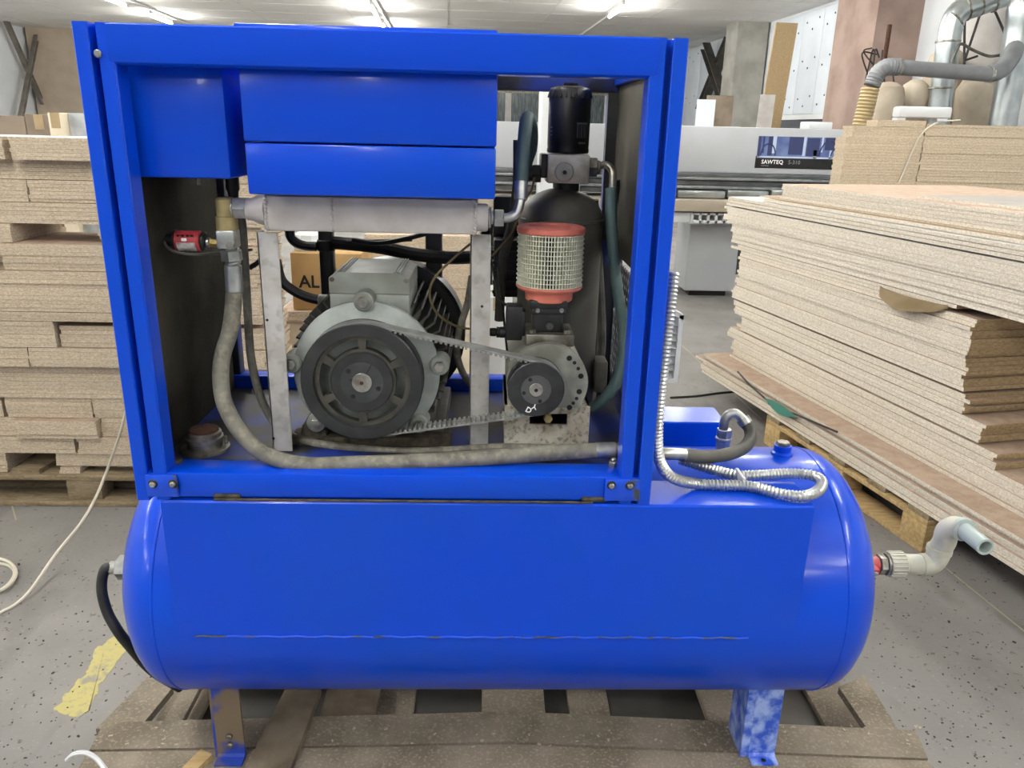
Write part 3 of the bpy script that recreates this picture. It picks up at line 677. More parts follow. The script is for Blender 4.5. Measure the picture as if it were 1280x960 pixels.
# ---- things behind the left pile, tops only in view
def carton(label, xa, xb, y0, dep, z0, z1, m, name='carton', cat='box'):
    t = thing(name, ((xa+xb)/2, y0+dep/2, z0), label, cat); bm = B(); bx(bm, (xa, y0, z0), (xb, y0+dep, z1), .006); obj('body', bm, m, t)
    bm = B(); bx(bm, (xa+.01, y0+dep/2-.025, z1), (xb-.01, y0+dep/2+.025, z1+.001)); obj('tape', bm, 'paper_label', t); bm = B(); bx(bm, ((xa+xb)/2-.025, y0-.001, z1-.08), ((xa+xb)/2+.025, y0, z1)); obj('tape', bm, 'paper_label', t); return t
Yb = 4.6
g = lambda px, py: at(px, py, Yb)
carton('tall brown carton behind the left pile, its top just showing', -3.2, g(30, 150).x, Yb, .6, 0, g(30, 145).z, 'carton_brown')
carton('second brown carton behind the left pile, beside the beige one', g(31, 150).x, g(65, 150).x, Yb, .6, 0, g(50, 143).z, 'carton_brown')
carton('beige carton behind the left pile next to the grey wrapped bundle', g(66, 150).x, g(84, 150).x, Yb-.05, .5, 0, g(70, 141).z, 'carton_white')
carton('grey film wrapped bundle behind the left pile at the blue post', g(85, 150).x, g(150, 150).x, Yb, .5, 0, g(90, 141).z, 'wrap_grey', 'wrapped_bundle', 'bundle')
# ---- seen through the compressor: cartons, the box marked AL, a chipboard pile
Yc = 3.75
c_ = lambda px, py: at(px, py, Yc)
pallet_simple(-1.12, -.42, Yc, Yc+.5, 'wooden pallet under the cream cartons behind the motor')
carton('cream carton low behind the grey bar and the motor', -1.1, -.78, Yc, .5, .15, c_(370, 437).z, 'carton_white')
carton('second cream carton low behind the motor, further right', -.77, -.42, Yc, .5, .15, c_(370, 437).z, 'carton_white')
carton('long cream carton lying on the low cream cartons behind the motor', -1.08, -.44, Yc+.02, .45, c_(370, 437).z+.0015, c_(370, 401).z, 'carton_white')
zz = c_(370, 401).z; n = 3
for i in range(n): tag(board('chipboard_strip', (c_(350, 390).x+c_(393, 390).x)/2, Yc+.2, 0, c_(393, 390).x-c_(350, 390).x, .42, zz+i*.0163, .016, ('chip_edge', 'chip_face')), nth(i, 3)+' of three short chipboard strips under the cardboard box lettered AL', 'chipboard', 'short strips under the lettered box')
zz += n*.0163
xa, xb = c_(363, 350).x, c_(363, 350).x+.34; za = c_(380, 317).z
t = carton('brown cardboard box lettered AL behind the grey bar', xa, xb, Yc+.02, .36, zz, za, 'cardboard')
h = (za-zz)*.24; lb = c_(373, 360)
words('lettering', 'AL', h*1.25, Matrix.Translation((lb.x, Yc+.0185, lb.z)) @ FRONTAL, 'print_black', t, True)
bm = B(); lathe(bm, (xa+.07, Yc+.14, za), (0, 0, 1), [(0, 0), (.075, 0), (.085, .03), (.07, .075), (.03, .1), (0, .105)], 9); tag(obj('plastic_bag', bm, 'strap_white'), 'crumpled white plastic bag on the box lettered AL', 'bag')
bx0, bx1 = at(455, 300, 4.3).x, at(597, 300, 4.3).x
pallet_simple(bx0-.02, bx1+.03, 4.3, 5.0, 'wooden pallet under the chipboard pile seen behind the motor')
zc0 = at(560, 386, 4.3).z
carton('flat cream carton under the chipboard pile seen behind the motor', bx0, bx1+.02, 4.3, .7, .15, zc0-.14, 'carton_white')
pile(bx0-.02, bx1+.01, 4.28, .7, zc0, .0165, 'white faced board under the chipboard pile behind the motor', 'white boards behind the motor', m=('carton_white', 'lam_face'), z0=zc0-.1392)
pile(bx0, bx1, 4.3, .7, at(520, 294, 4.3).z, .0165, 'chipboard sheet of the pile seen behind the motor', 'sheets of the pile behind the motor', z0=zc0+.001)
carton('white carton on the floor seen between the right grey bar and the air filter', at(603, 400, 4.6).x, at(640, 400, 4.6).x, 4.6, .4, 0, at(620, 372, 4.6).z, 'machine_white')
# ================================================================== pallet under the compressor
PT = .14
t = thing('pallet', (.1, 1.75, 0), 'dusty wooden pallet under the blue compressor', 'pallet')
def zpoly(name, pts, z1, th, m='pallet_dusty', par=t):
    bm = B(); prism(bm, [Vector((p.x, p.y, z1-th)) for p in pts], (0, 0, th)); return obj(name, bm, m, par)
def q(px, py): return atz(px, py, PT)
zpoly('top_board', [q(130, 903), q(640, 889), q(1145, 913), q(1160, 948), q(640, 927), q(112, 937)], PT, .022)
zpoly('top_board', [q(110, 940), q(640, 930), q(1161, 951), q(1168, 962), q(640, 990), q(80, 990)], PT, .022)
bm = B(); bx(bm, (-.95, 1.2, PT-.022), (1.13, 1.35, PT), .004); obj('top_board', bm, 'pallet_dusty', t)
bm = B(); bx(bm, (-.93, 2.15, PT-.022), (1.1, 2.29, PT), .004); obj('top_board', bm, 'pallet_dusty', t)
bm = B(); bx(bm, (-.93, 1.98, PT-.022), (1.1, 2.10, PT), .004); obj('top_board', bm, 'pallet_dusty', t)
for (a, b_) in (((178, 903), (206, 861)), ): pass
def crossb(x0, x1, z1=PT-.023, m='pallet_dusty', y0=1.2, y1=2.29): 
    bm = B(); bx(bm, (x0, y0, z1-.022), (x1, y1, z1), .004); obj('stringer_board', bm, m, t)
crossb(q(204, 890).x-.0, q(228, 890).x)
crossb(q(400, 880).x, q(470, 880).x, m='plank_dark'); crossb(q(602, 880).x, q(682, 880).x); crossb(q(882, 880).x, q(940, 880).x)
zpoly('side_board', [q(118, 902), q(172, 902), q(215, 850), q(183, 838)], PT-.0235, .022)
zpoly('side_board', [q(1090, 908), q(1128, 908), q(1082, 836), q(1050, 850)], PT-.0235, .022)
for y in (1.25, 1.6, 2.2):
    for x in (-.9, -.32, .25, .66, .98):
        bm = B(); bx(bm, (x, y, .022), (x+.11, y+.09, PT-.0465), .004); obj('block', bm, 'pallet_dusty', t)
for x in (-.92, -.32, .25, .66, .98):
    bm = B(); bx(bm, (x, 1.2, 0), (x+.12, 2.29, .022), .004); obj('bottom_board', bm, 'pallet_dusty', t)
bm = B(); w = .021; prism(bm, [Vector((p.x, p.y, PT+.001)) for p in (q(300, 985), q(358, 985), q(402, 868), q(358, 868))], (0, 0, w))
tag(obj('loose_plank', bm, 'plank_dark'), 'loose dark plank lying askew on the pallet beside the left tank foot', 'plank')
bm = B(); prism(bm, [Vector((p.x, p.y, PT+.001)) for p in (q(225, 970), q(240, 975), q(266, 950), q(252, 943))], (0, 0, .016))
tag(obj('wood_offcut', bm, 'pallet_pale'), 'small pale wood offcut on the pallet by the left tank foot', 'offcut')
bm = B(); sweep(bm, [atz(84, 950, PT+.004), atz(92, 943, PT+.03), atz(106, 941, PT+.035), atz(120, 948, PT+.02), atz(132, 962, PT+.006)], .006, 6)
tag(obj('plastic_strap', bm, 'strap_white'), 'white plastic strap curling over the front left corner of the pallet', 'strap')
# ================================================================== floor marks and cables
ry = random.Random(9); ol = [atz(x, y, .0) for x, y in ((68, 888), (98, 898), (112, 888), (128, 850), (172, 800), (150, 792), (118, 812), (112, 838), (92, 856))]
ol = [p.lerp(q_, k/7)+Vector((ry.uniform(-.007, .007), ry.uniform(-.007, .007), 0)) for p, q_ in zip(ol, ol[1:]+ol[:1]) for k in range(7)]
bm = B(); prism(bm, ol, (0, 0, .0012))
m = mat('yellow_mark', '#b3a96e', .9, col2='#8f8b7e', scale=16, lo=.58, hi=.68, col3='#8d897f', scale3=60, amt3=.5)
obj('floor_paint', bm, 'yellow_mark', floor)
def fl(px, py, z=.006): return atz(px, py, z)
bm = B(); P = [fl(-40, 790), fl(0, 766), fl(20, 755), fl(40, 735, .03), fl(70, 692, .08), fl(100, 655, .14), fl(118, 625, .2)]
P += [at(133, 590, 2.9), at(148, 548, 2.85), at(156, 520, 2.8), at(175, 440, 2.75)]
sweep(bm, P, .0055, 8); tag(obj('power_cable', bm, 'cable_white'), 'white cable rising from the floor past the left pallet', 'cable')
bm = B(); sweep(bm, [fl(-50, 700), fl(-10, 704), fl(8, 706), fl(18, 714), fl(14, 726, .012), fl(0, 738, .01), fl(-30, 748), fl(-60, 742), fl(-70, 722), fl(-45, 700, .018), fl(-12, 697, .018), fl(12, 703, .018), fl(20, 718, .018), fl(8, 734, .02), fl(-20, 746, .02)], .006, 8)
tag(obj('cable_coil', bm, 'cable_white'), 'coil of white cable on the floor at the left border', 'cable')
bm = B(); sweep(bm, [fl(838, 497), fl(870, 495), fl(900, 491), fl(925, 489), fl(960, 486)], .007, 6)
tag(obj('floor_cable', bm, 'wire_dark'), 'thin dark cable on the floor between the compressor and the right stack', 'cable')
# floor joints
bm = B()
def seam(p0, p1, w=.004):
    a, b_ = atz(*p0, 0), atz(*p1, 0); d = (b_-a).normalized(); n = Vector((-d.y, d.x, 0))*w; prism(bm, [a-n, a+n, b_+n, b_-n], (0, 0, .0008))
seam((845, 425), (975, 545)); seam((1180, 708), (1300, 805), .003); seam((20, 650), (15, 632), .003)
o = obj('floor_seam', bm, 'crumb_pale', floor)
bm = B(); r2 = random.Random(5)
for k in range(620):
    side = r2.random()
    if side < .55: p = atz(r2.uniform(-20, 330), r2.uniform(700, 960), 0)
    else: p = atz(r2.uniform(1090, 1290), r2.uniform(690, 960), 0)
    if -.97 < p.x < 1.15 and 1.15 < p.y < 2.3: continue
    s = r2.uniform(.0008, .0022) * (1.8 if r2.random() < .06 else 1)
    M = Matrix.Translation(p) @ Matrix.Rotation(r2.uniform(0, 6), 4, 'Z'); bx(bm, (-s*1.5, -s, 0), (s*1.5, s, s*.8), 0, M)
o = obj('floor_crumbs', bm, 'crumb', None); tag(o, 'dark crumbs and wood dust scattered on the concrete floor', 'debris', kind='stuff')
for where in ('the dusty pallet under the compressor', 'the floor beside the big right stack'):
    bm = B()
    for k in range(75):
        if 'pallet' in where: p = atz(r2.uniform(120, 1150), r2.uniform(905, 935), PT)
        else: p = SO+SU*r2.uniform(.6, 2.0)+SV*r2.uniform(-.4, -.12)
        p.z = PT+.0002 if 'pallet' in where else .0002
        s = r2.uniform(.001, .0026); M = Matrix.Translation(p) @ Matrix.Rotation(r2.uniform(0, 6), 4, 'Z'); bx(bm, (-s*2, -s, 0), (s*2, s, s*.6), 0, M)
    tag(obj('wood_chips', bm, 'crumb_pale', None), 'pale wood chips scattered on '+where, 'debris', kind='stuff')
bm = B(); prism(bm, [Vector(p) for p in ((-.8, 1.42, 0), (-.3, 1.36, 0), (.5, 1.38, 0), (.95, 1.45, 0), (1.02, 1.9, 0), (.9, 2.35, 0), (.2, 2.45, 0), (-.5, 2.4, 0), (-.85, 2.2, 0), (-.9, 1.8, 0))], (0, 0, .0006))  # dark patch: shade under the tank and pallet painted onto the floor
mat('floor_shade', '#2b2824', .6, col2='#3d3a35', scale=5)
obj('floor_shade', bm, 'floor_shade', floor)
# ================================================================== the compressor
AC = thing('air_compressor', (.05, 1.742, .14), 'blue screw air compressor with open frame on a horizontal tank, on the pallet', 'compressor')
def part(name, bm, m, par=None, label=None, **k): return obj(name, bm, m, par or AC, label=label, **k)
TY, TZ, TR = 1.742, .577, .30
XL, XRR = -.703, .337; ZB, ZT = .895, 1.777; YF, YR = 1.442, 2.045
# tank with dished ends and weld beads
prof = []
for i in range(13):
    a = math.pi/2*i/12; prof.append((TR*math.sin(a), .135*(1-math.cos(a))))
Ltot = 1.785; prof += [(TR, .145), (TR, Ltot-.145)]
for i in range(12, -1, -1):
    a = math.pi/2*i/12; prof.append((TR*math.sin(a), Ltot-.135*(1-math.cos(a))))
bm = B(); lathe(bm, (-.848, TY, TZ), (1, 0, 0), prof, 72); tank = part('tank', bm, 'blue')
for x in (-.848+.14, -.848+Ltot-.14):
    bm = B(); lathe(bm, (x-.004, TY, TZ), (1, 0, 0), [(TR-.002, 0), (TR+.0018, .002), (TR+.0018, .006), (TR-.002, .008)], 72); part('weld_bead', bm, 'blue', tank)
bm = B(); xs_ = -.848+Ltot-.137; sweep(bm, [Vector((xs_-.004*math.sin(k*1.3)-.012*(k/8)**2, TY-(TR+.0008)*math.cos(math.radians(34+4.6*k)), TZ-(TR+.0008)*math.sin(math.radians(34+4.6*k)))) for k in range(9)], .0014, 5); part('paint_chip', bm, 'label_white', tank)
# feet
def foot(x0, x1, y, m, sgn):
    bm = B(); th = .006; z1 = TZ-math.sqrt(TR**2-(TY-y)**2)+.012
    poly = [(0, z1), (0.0, .152), (sgn*-.005, .146), (sgn*-.03, .146), (sgn*-.03, .1405), (sgn*.004, .1405), (sgn*.008, .148), (sgn*.008, z1)]
    prism(bm, [Vector((x0, y+a, z)) for a, z in poly], (x1-x0, 0, 0))
    ft = part('foot', bm, m); bm = B(); bx(bm, (x0-.006 if x0 < 0 else x0-.02, y+(0 if sgn > 0 else -.10), .1405), (x0, y+(.10 if sgn > 0 else 0), z1+.0))
    part('foot_web', bm, m, ft); return ft
mat('foot_rusty', '#6d5f4c', .7, col2='#16389a', scale=8, lo=.46, hi=.56, bump=.15, bscale=80)
mat('foot_blue', '#2a55c8', .32, col2='#9db4ea', scale=30, bump=.2, bscale=300, coat=.3)
yl = 1.555; fx = at(271, 930, yl).x, at(305, 930, yl).x; f1 = foot(fx[0], fx[1], yl, 'foot_rusty', 1)
rx = at(937, 930, yl).x, at(970, 930, yl).x; f2 = foot(rx[0], rx[1], yl, 'foot_blue', 1)
for f, xs in ((f1, fx),):
    for zz in (.205, .18): 
        bm = B(); rcyl(bm, ((xs[0]+xs[1])/2, yl-.008, zz), ((xs[0]+xs[1])/2, yl+.002, zz), .008, .002, 12); part('bolt', bm, 'steel_dull', f)
bm = B(); cyl(bm, ((rx[0]+rx[1])/2, yl-.018, .1462), ((rx[0]+rx[1])/2, yl-.018, .147), .006, seg=12); part('bolt_hole', bm, 'black', f2)
foot(fx[0], fx[1], 1.93, 'foot_rusty', -1); foot(rx[0], rx[1], 1.93, 'foot_blue', -1)
# front skirt panel with a bent top flange, rear one, deck, sills
PX0, PX1 = -.657, .682
bm = B(); poly = [(YF, .568), (YF, .889), (YF+.003, .893), (1.56, .893), (1.56, .890), (YF+.004, .890), (YF+.003, .888), (YF+.003, .568)]
prism(bm, [Vector((PX0, y, z)) for y, z in poly], (PX1-PX0, 0, 0)); skirt = part('front_panel', bm, 'blue')
bm = B(); sweep(bm, [Vector((-.62+.02*k, YF-.001, .573+.0015*math.sin(k*1.9))) for k in range(61)], .0022, 6, smooth=False); part('weld_bead', bm, 'blue_worn', skirt)
for xf, wf in ((-.575, .045), (-.23, .016), (.06, .014), (.13, .05), (.40, .02)):
    bm = B(); bx(bm, (xf-wf/2, YF-.0028, .5715), (xf+wf/2, YF-.001, .5755), .0006); part('paint_flake', bm, 'grime', skirt)
bm = B(); poly = [(1.937, .60), (1.937, .886), (1.941, .889), (2.06, .889), (2.06, .60)]; prism(bm, [Vector((PX0, y, z)) for y, z in poly], (.64-PX0, 0, 0)); part('rear_panel', bm, 'blue')
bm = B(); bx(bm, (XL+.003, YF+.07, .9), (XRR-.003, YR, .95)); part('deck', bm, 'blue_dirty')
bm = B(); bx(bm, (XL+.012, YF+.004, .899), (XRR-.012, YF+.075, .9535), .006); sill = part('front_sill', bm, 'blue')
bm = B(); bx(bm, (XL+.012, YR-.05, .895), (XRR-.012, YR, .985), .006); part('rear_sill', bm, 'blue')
bm = B()
for px in (285, 745): 
    p = at(px, 622, YF); bx(bm, (p.x-.03, YF+.001, .8985), (p.x+.025, YF+.006, .909), .004)
sweep(bm, [Vector((-.55+.07*k, YF+.002, .8965)) for k in range(12)], .0025, 6, smooth=False)
part('weld_spatter', bm, 'grime', sill)
# corner posts: outer lip, groove, inner face
def post(x0, sgn, name='frame_post', y0=YF, ztop=ZT):
    w = .064; poly = [(0, .002), (.002, 0), (.024, 0), (.026, .002), (.026, .03), (.037, .03), (.037, .005), (.039, .003), (w-.003, .003), (w, .006), (w, .05), (w-.004, .05), (w-.004, .034), (.022, .034), (.022, .004), (.004, .004), (.004, .06), (0, .06)]
    bm = B(); prism(bm, [Vector((x0+sgn*a, y0+b_, .894)) for a, b_ in (poly if sgn > 0 else poly[::-1])], (0, 0, ztop-.894)); return part(name, bm, 'blue')
pl = post(XL, 1); pr = post(XRR, -1)
for k, (px, py) in enumerate(((122, 67),)):
    p = at(px, py, YF); bm = B(); rcyl(bm, (p.x, YF+.004, p.z), (p.x, YF-.003, p.z), .0065, .002, 14); part('bolt', bm, 'zinc', pl)
# corner brackets with bolts
for xa, xb, bolts in ((XL+.022, XL+.085, ((192, 604), (217, 604))), (XRR-.095, XRR-.022, ((764, 606), (787, 606)))):
    bm = B(); bx(bm, (xa, YF-.0025, .902), (xb, YF+.004, .951), .003); br = part('corner_bracket', bm, 'blue_worn')
    for px, py in bolts:
        p = at(px, py, YF); bm = B(); rcyl(bm, (p.x, YF-.001, p.z), (p.x, YF-.004, p.z), .0095, .001, 14); part('washer', bm, 'rubber', br)
        bm = B(); rcyl(bm, (p.x, YF-.003, p.z), (p.x, YF-.010, p.z), .0062, .002, 12); part('bolt', bm, 'steel', br)
# rear posts and right side post seen inside
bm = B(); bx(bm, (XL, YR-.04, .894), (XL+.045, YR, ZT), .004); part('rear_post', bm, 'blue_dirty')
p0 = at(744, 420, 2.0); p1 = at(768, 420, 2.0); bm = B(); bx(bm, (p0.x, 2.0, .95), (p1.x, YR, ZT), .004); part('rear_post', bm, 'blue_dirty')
bm = B(); bx(bm, (p0.x-.002, 1.996, 1.36), (p1.x-.004, 2.0, 1.712)); part('shade_strip', bm, 'rubber')  # black strip added as painted shade over the upper half of the rear post
# beams on top
bt = at(480, 37, YF).z; bb = at(480, 89, YF).z
bm = B(); poly = [(YF+.001, bb+.012), (YF+.001, ZT-.003), (YF+.004, ZT), (YF+.06, ZT), (YF+.06, ZT-.003), (YF+.005, ZT-.004), (YF+.005, bb+.013), (YF+.009, bb+.004), (YF+.05, bb+.003), (YF+.05, bb), (YF+.008, bb), (YF+.003, bb+.004)]
prism(bm, [Vector((XL+.055, y, z)) for y, z in poly], (XRR-.05-XL-.055, 0, 0)); part('top_beam', bm, 'blue')
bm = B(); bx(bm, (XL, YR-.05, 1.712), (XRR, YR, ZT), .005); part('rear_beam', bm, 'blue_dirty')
for x in (XL+.002, XRR-.042):
    bm = B(); bx(bm, (x, YF+.06, ZT-.05), (x+.04, YR-.05, ZT-.003), .004); part('side_beam', bm, 'blue')
# side panels with foam lining, left; dirty sheet and mesh, right
bm = B(); bx(bm, (XL+.002, YF+.062, .955), (XL+.006, YR-.045, ZT-.05)); sp_ = part('side_panel', bm, 'blue')
bm = B(); bx(bm, (XL+.007, YF+.062, .9505), (XL+.03, YR-.045, 1.70), .004); part('foam_lining', bm, 'foam_black', sp_)
bm = B(); bx(bm, (XRR-.006, YF+.062, 1.345), (XRR-.002, YR-.045, ZT-.05)); sp2 = part('side_panel', bm, 'blue')
bm = B(); bx(bm, (XRR-.03, YF+.062, 1.34), (XRR-.007, YR-.045, 1.73), .004); part('dirty_lining', bm, 'panel_dirty', sp2)
bm = B(); bx(bm, (XRR-.01, YF+.062, .955), (XRR-.002, YF+.07, 1.35)); bx(bm, (XRR-.01, YR-.055, .955), (XRR-.002, YR-.045, 1.35)); bx(bm, (XRR-.01, YF+.062, .955), (XRR-.002, YR-.05, 1.02))
part('mesh_frame', bm, 'blue_dirty')
bm = B(); dy, dz = .026, .042; xx = XRR-.012
yy0, yy1, zz0, zz1 = YF+.066, YR-.05, 1.02, 1.35
def strand(a, b_):
    sweep(bm, [a, b_], .0021, 4, smooth=False)
ny = int((yy1-yy0)/dy); nz = int((zz1-zz0)/dz)
for i in range(ny+1):
    for j in range(nz+1):
        c = Vector((xx, yy0+i*dy, zz0+j*dz)); 
        if i < ny and j < nz:
            h_ = Vector((0, dy/2, dz/2)); m_ = c+h_
            for s in (Vector((0, -dy/2, -dz/2)), Vector((0, dy/2, -dz/2)), Vector((0, -dy/2, dz/2)), Vector((0, dy/2, dz/2))): strand(m_, m_+s)
o = part('expanded_mesh', bm, 'rail_dark'); o['kind'] = 'stuff'
# white louvred vent standing out on the right side
yv = 1.72; vq = [at(836, 376, yv), at(855, 394, yv), at(853, 479, yv), at(836, 482, yv)]; xi = XRR+.0
def vframe(o0, w):
    prism(bm, o0, (0, .03, 0))
x1v, zt_v, zb_v = vq[1].x, vq[1].z, vq[2].z
bm = B(); prism(bm, [Vector((xi, yv, zb_v)), Vector((x1v, yv, zb_v)), Vector((x1v, yv, zb_v+.012)), Vector((xi, yv, zb_v+.012))], (0, .03, 0)); vent = part('vent_grille', bm, 'frame_white', label='white louvred vent beside the right post')
bm = B(); bx(bm, (x1v-.010, yv, zb_v+.012), (x1v, yv+.03, zt_v)); part('vent_frame', bm, 'frame_white', vent)
bm = B(); prism(bm, [Vector((xi, yv, zt_v+.055)), Vector((x1v, yv, zt_v)), Vector((x1v, yv, zt_v-.012)), Vector((xi, yv, zt_v+.04))], (0, .03, 0)); part('vent_frame', bm, 'frame_white', vent)
for k in range(8):
    z = zb_v+.018+k*(zt_v-zb_v-.02)/8; bm = B(); M = Matrix.Translation((0, yv+.015, z)) @ Matrix.Rotation(.7, 4, 'X'); bx(bm, (xi, -.012, -.001), (x1v-.009, .012, .001), 0, M); part('louvre', bm, 'frame_white', vent)
bm = B(); bx(bm, (xi, yv+.028, zb_v), (x1v, yv+.031, zt_v-.005)); part('vent_back', bm, 'frame_white', vent)
# blue boxes under the roof
a0 = at(134, 86, 1.50); a1 = at(277, 86, 1.50); a2 = at(200, 222, 1.50)
bm = B(); bx(bm, (XL+.035, 1.50, a2.z), (a1.x, 1.84, ZT-.055), .005); cb = part('control_box', bm, 'blue')
for px in (170, 247):
    p = at(px, 224, 1.53); bm = B(); hexa(bm, (p.x, 1.53, a2.z), (p.x, 1.53, a2.z-.014), .005); part('bolt', bm, 'steel_dull', cb)
b0 = at(298, 95, 1.475); b1 = at(622, 95, 1.475); b2 = at(460, 246, 1.475); bs = at(460, 181, 1.475)
ztop = at(450, 40, 1.6).z
bm = B(); bx(bm, (b0.x, 1.475, bs.z+.0012), (b1.x, 1.98, ZT-.05), .004); fb_ = part('fan_housing', bm, 'blue')
bm = B(); bx(bm, (b0.x+.001, 1.4745, b2.z), (b1.x-.001, 1.90, bs.z-.0012), .004); part('lower_cover', bm, 'blue', fb_)
bm = B(); bx(bm, (b0.x-.012, YF+.065, ZT-.05), (b1.x, 1.98, ztop), .004); part('roof_box', bm, 'blue', fb_)
p = at(291, 236, 1.66); bm = B(); lathe(bm, (p.x, 1.66, p.z+.03), (0, 0, -1), [(0, 0), (.014, 0), (.014, .03), (.011, .036), (.010, .05), (0, .05)], 14); part('cable_gland', bm, 'plastic_black', cb)
# aftercooler header bar on two flat uprights
YH = 1.55
h0 = at(327, 247, YH); h1 = at(597, 248, YH); hz0 = at(460, 291, YH).z; hz1 = at(460, 247, YH).z
bm = B(); bx(bm, (h0.x, YH, hz0), (h1.x, YH+.06, hz1), .005); hd = part('header_bar', bm, 'grey_paint', label='light grey header bar with weld seams')
for px in (332, 414, 592):
    bm = B()
    x = at(px, 270, YH).x
    for k in range(9): cyl(bm, (x, YH-.001, hz0+.004+k*(hz1-hz0-.008)/8), (x+.004, YH+.003, hz0+.006+k*(hz1-hz0-.008)/8), .0045, .002, 8)
    part('weld_bead', bm, 'grey_paint', hd)
zc = (hz0+hz1)/2
bm = B(); lathe(bm, (h0.x+.001, YH+.03, zc+.004), (-1, 0, 0), [(0, 0), (.033, 0), (.026, .02), (.0215, .03), (.0215, .038), (0, .038)], 22); part('end_cone', bm, 'grey_paint', hd)
zf = zc+.006
bm = B(); hexa(bm, (h0.x-.037, YH+.03, zf), (h0.x-.063, YH+.03, zf), .022); rcyl(bm, (h0.x-.062, YH+.03, zf), (h0.x-.068, YH+.03, zf), .018); part('hex_nut', bm, 'zinc', hd)
bm = B(); lathe(bm, (h1.x-.001, YH+.03, zc-.003), (1, 0, 0), [(0, 0), (.027, 0), (.0275, .018), (.025, .022), (.0, .022)], 22); part('end_boss', bm, 'grey_paint', hd)
xe_ = h1.x+.021
bm = B(); rcyl(bm, (xe_, YH+.03, zc-.003), (xe_+.006, YH+.03, zc-.003), .021); rcyl(bm, (xe_+.005, YH+.03, zc-.003), (xe_+.012, YH+.03, zc-.003), .013); hexa(bm, (xe_+.012, YH+.03, zc-.003), (xe_+.031, YH+.03, zc-.003), .018); part('hex_nut', bm, 'zinc', hd)
# brass elbow, test block and the pressure switch
ex = at(283, 270, YH+.03).x; ez = zf
bm = B(); cyl(bm, (h0.x-.06, YH+.03, ez), (ex+.0, YH+.03, ez), .0165, seg=18); lathe(bm, (ex, YH+.03, ez+.02), (0, 0, -1), [(0, 0), (.015, 0), (.0185, .004), (.0185, .036), (.021, .037), (.0215, .062), (0, .062)], 18); part('brass_elbow', bm, 'brass_dull')
zb1 = ez-.042
bm = B(); bx(bm, (ex-.018, YH+.01, zb1-.036), (ex+.018, YH+.05, zb1), .003); blk_ = part('test_block', bm, 'zinc')
bm = B(); cyl(bm, (ex+.01, YH+.012, zb1-.028), (ex+.01, YH+.002, zb1-.028), .0075, seg=14); part('plug_screw', bm, 'steel', blk_)
bm = B(); rcyl(bm, (ex+.002, YH+.03, zb1-.036), (ex+.002, YH+.03, zb1-.042), .014); hexa(bm, (ex+.003, YH+.03, zb1-.041), (ex+.004, YH+.03, zb1-.063), .021); rcyl(bm, (ex+.004, YH+.03, zb1-.063), (ex+.005, YH+.03, zb1-.07), .016); part('hose_nut', bm, 'zinc', blk_)
sw = at(235, 301, YH+.03); sl = at(221, 301, YH+.03).x; sr = at(252, 301, YH+.03).x
bm = B(); rcyl(bm, (sl, YH+.03, sw.z), (sr, YH+.03, sw.z), .0205, .002, 24); swp = part('pressure_switch', bm, 'valve_red', label='red cylindrical pressure switch with a white sticker')
bm = B(); rcyl(bm, (sr, YH+.03, sw.z), (sr+.009, YH+.03, sw.z-.001), .0195, .003, 20); part('end_ring', bm, 'plastic_black', swp)
bm = B(); lathe(bm, (sl, YH+.03, sw.z+.001), (-1, 0, 0), [(0, 0), (.0205, 0), (.0205, .003), (.014, .005), (.013, .018), (.009, .022), (0, .022)], 16); part('end_cap', bm, 'plastic_black', swp)
bm = B(); rcyl(bm, (sr+.009, YH+.03, sw.z-.002), (sr+.017, YH+.03, sw.z-.003), .010); part('adapter', bm, 'zinc', swp)
bm = B(); hexa(bm, (sr+.016, YH+.03, sw.z-.003), (ex-.017, YH+.03, sw.z-.005), .0088); part('brass_nipple', bm, 'brass', swp)
bm = B(); g = []
for i in range(9):
    a = math.radians(-62+i*7.5); g.append([bm.verts.new((x, YH+.03-.0209*math.cos(a), sw.z+.0209*math.sin(a))) for x in (sl+.006, sr-.006)])
for a_, b_ in zip(g, g[1:]): bm.faces.new((a_[0], a_[1], b_[1], b_[0]))
part('sticker', bm, 'label_white', swp)
bm = B(); 
for k in range(4): bx(bm, (sl+.009+k*.009, YH+.0085, sw.z+.011), (sl+.013+k*.009, YH+.0125, sw.z+.0145))
part('print_mark', bm, 'print_black', swp)
bm = B(); bx(bm, (sl+.017, YH+.0088, sw.z+.002), (sl+.027, YH+.0098, sw.z+.008), .001); part('spot', bm, 'print_white', swp)
bm = B(); sweep(bm, [Vector((sl-.02, YH+.03, sw.z)), at(206, 302, YH+.02), at(209, 309, YH+.01), at(220, 315, YH+.005), at(240, 318, YH+.01), at(262, 317, YH+.03), at(285, 316, YH+.08), at(315, 312, YH+.12)], .003, 7); part('signal_cable', bm, 'hose_dark')
# uprights
def upright(pt, pw, pb, pbw, y):
    bm = B(); a, b_ = at(*pt, y), at(*pw, y); c, d = at(*pb, y), at(*pbw, y); xm0, xm1 = (a.x+c.x)/2, (b_.x+d.x)/2
    bx(bm, (xm0, y, .9505), (xm1, y+.006, a.z), .001); bx(bm, (xm0, y, .9505), (xm0+.004, y+.04, a.z), .001); u = part('upright', bm, 'grey_bar')
    for py in (400, 548) if pt[0] < 400 else (383,):
        p = at((pt[0]+pw[0])/2+(10 if py > 500 else 2), py, y); bm = B(); cyl(bm, (p.x, y-.0008, p.z), (p.x, y+.001, p.z), .003, seg=10); part('screw_hole', bm, 'black', u)
    return u
upright((319, 290), (345, 290), (343, 565), (367, 565), 1.568); upright((587, 293), (614, 293), (587, 560), (610, 560), 1.61)
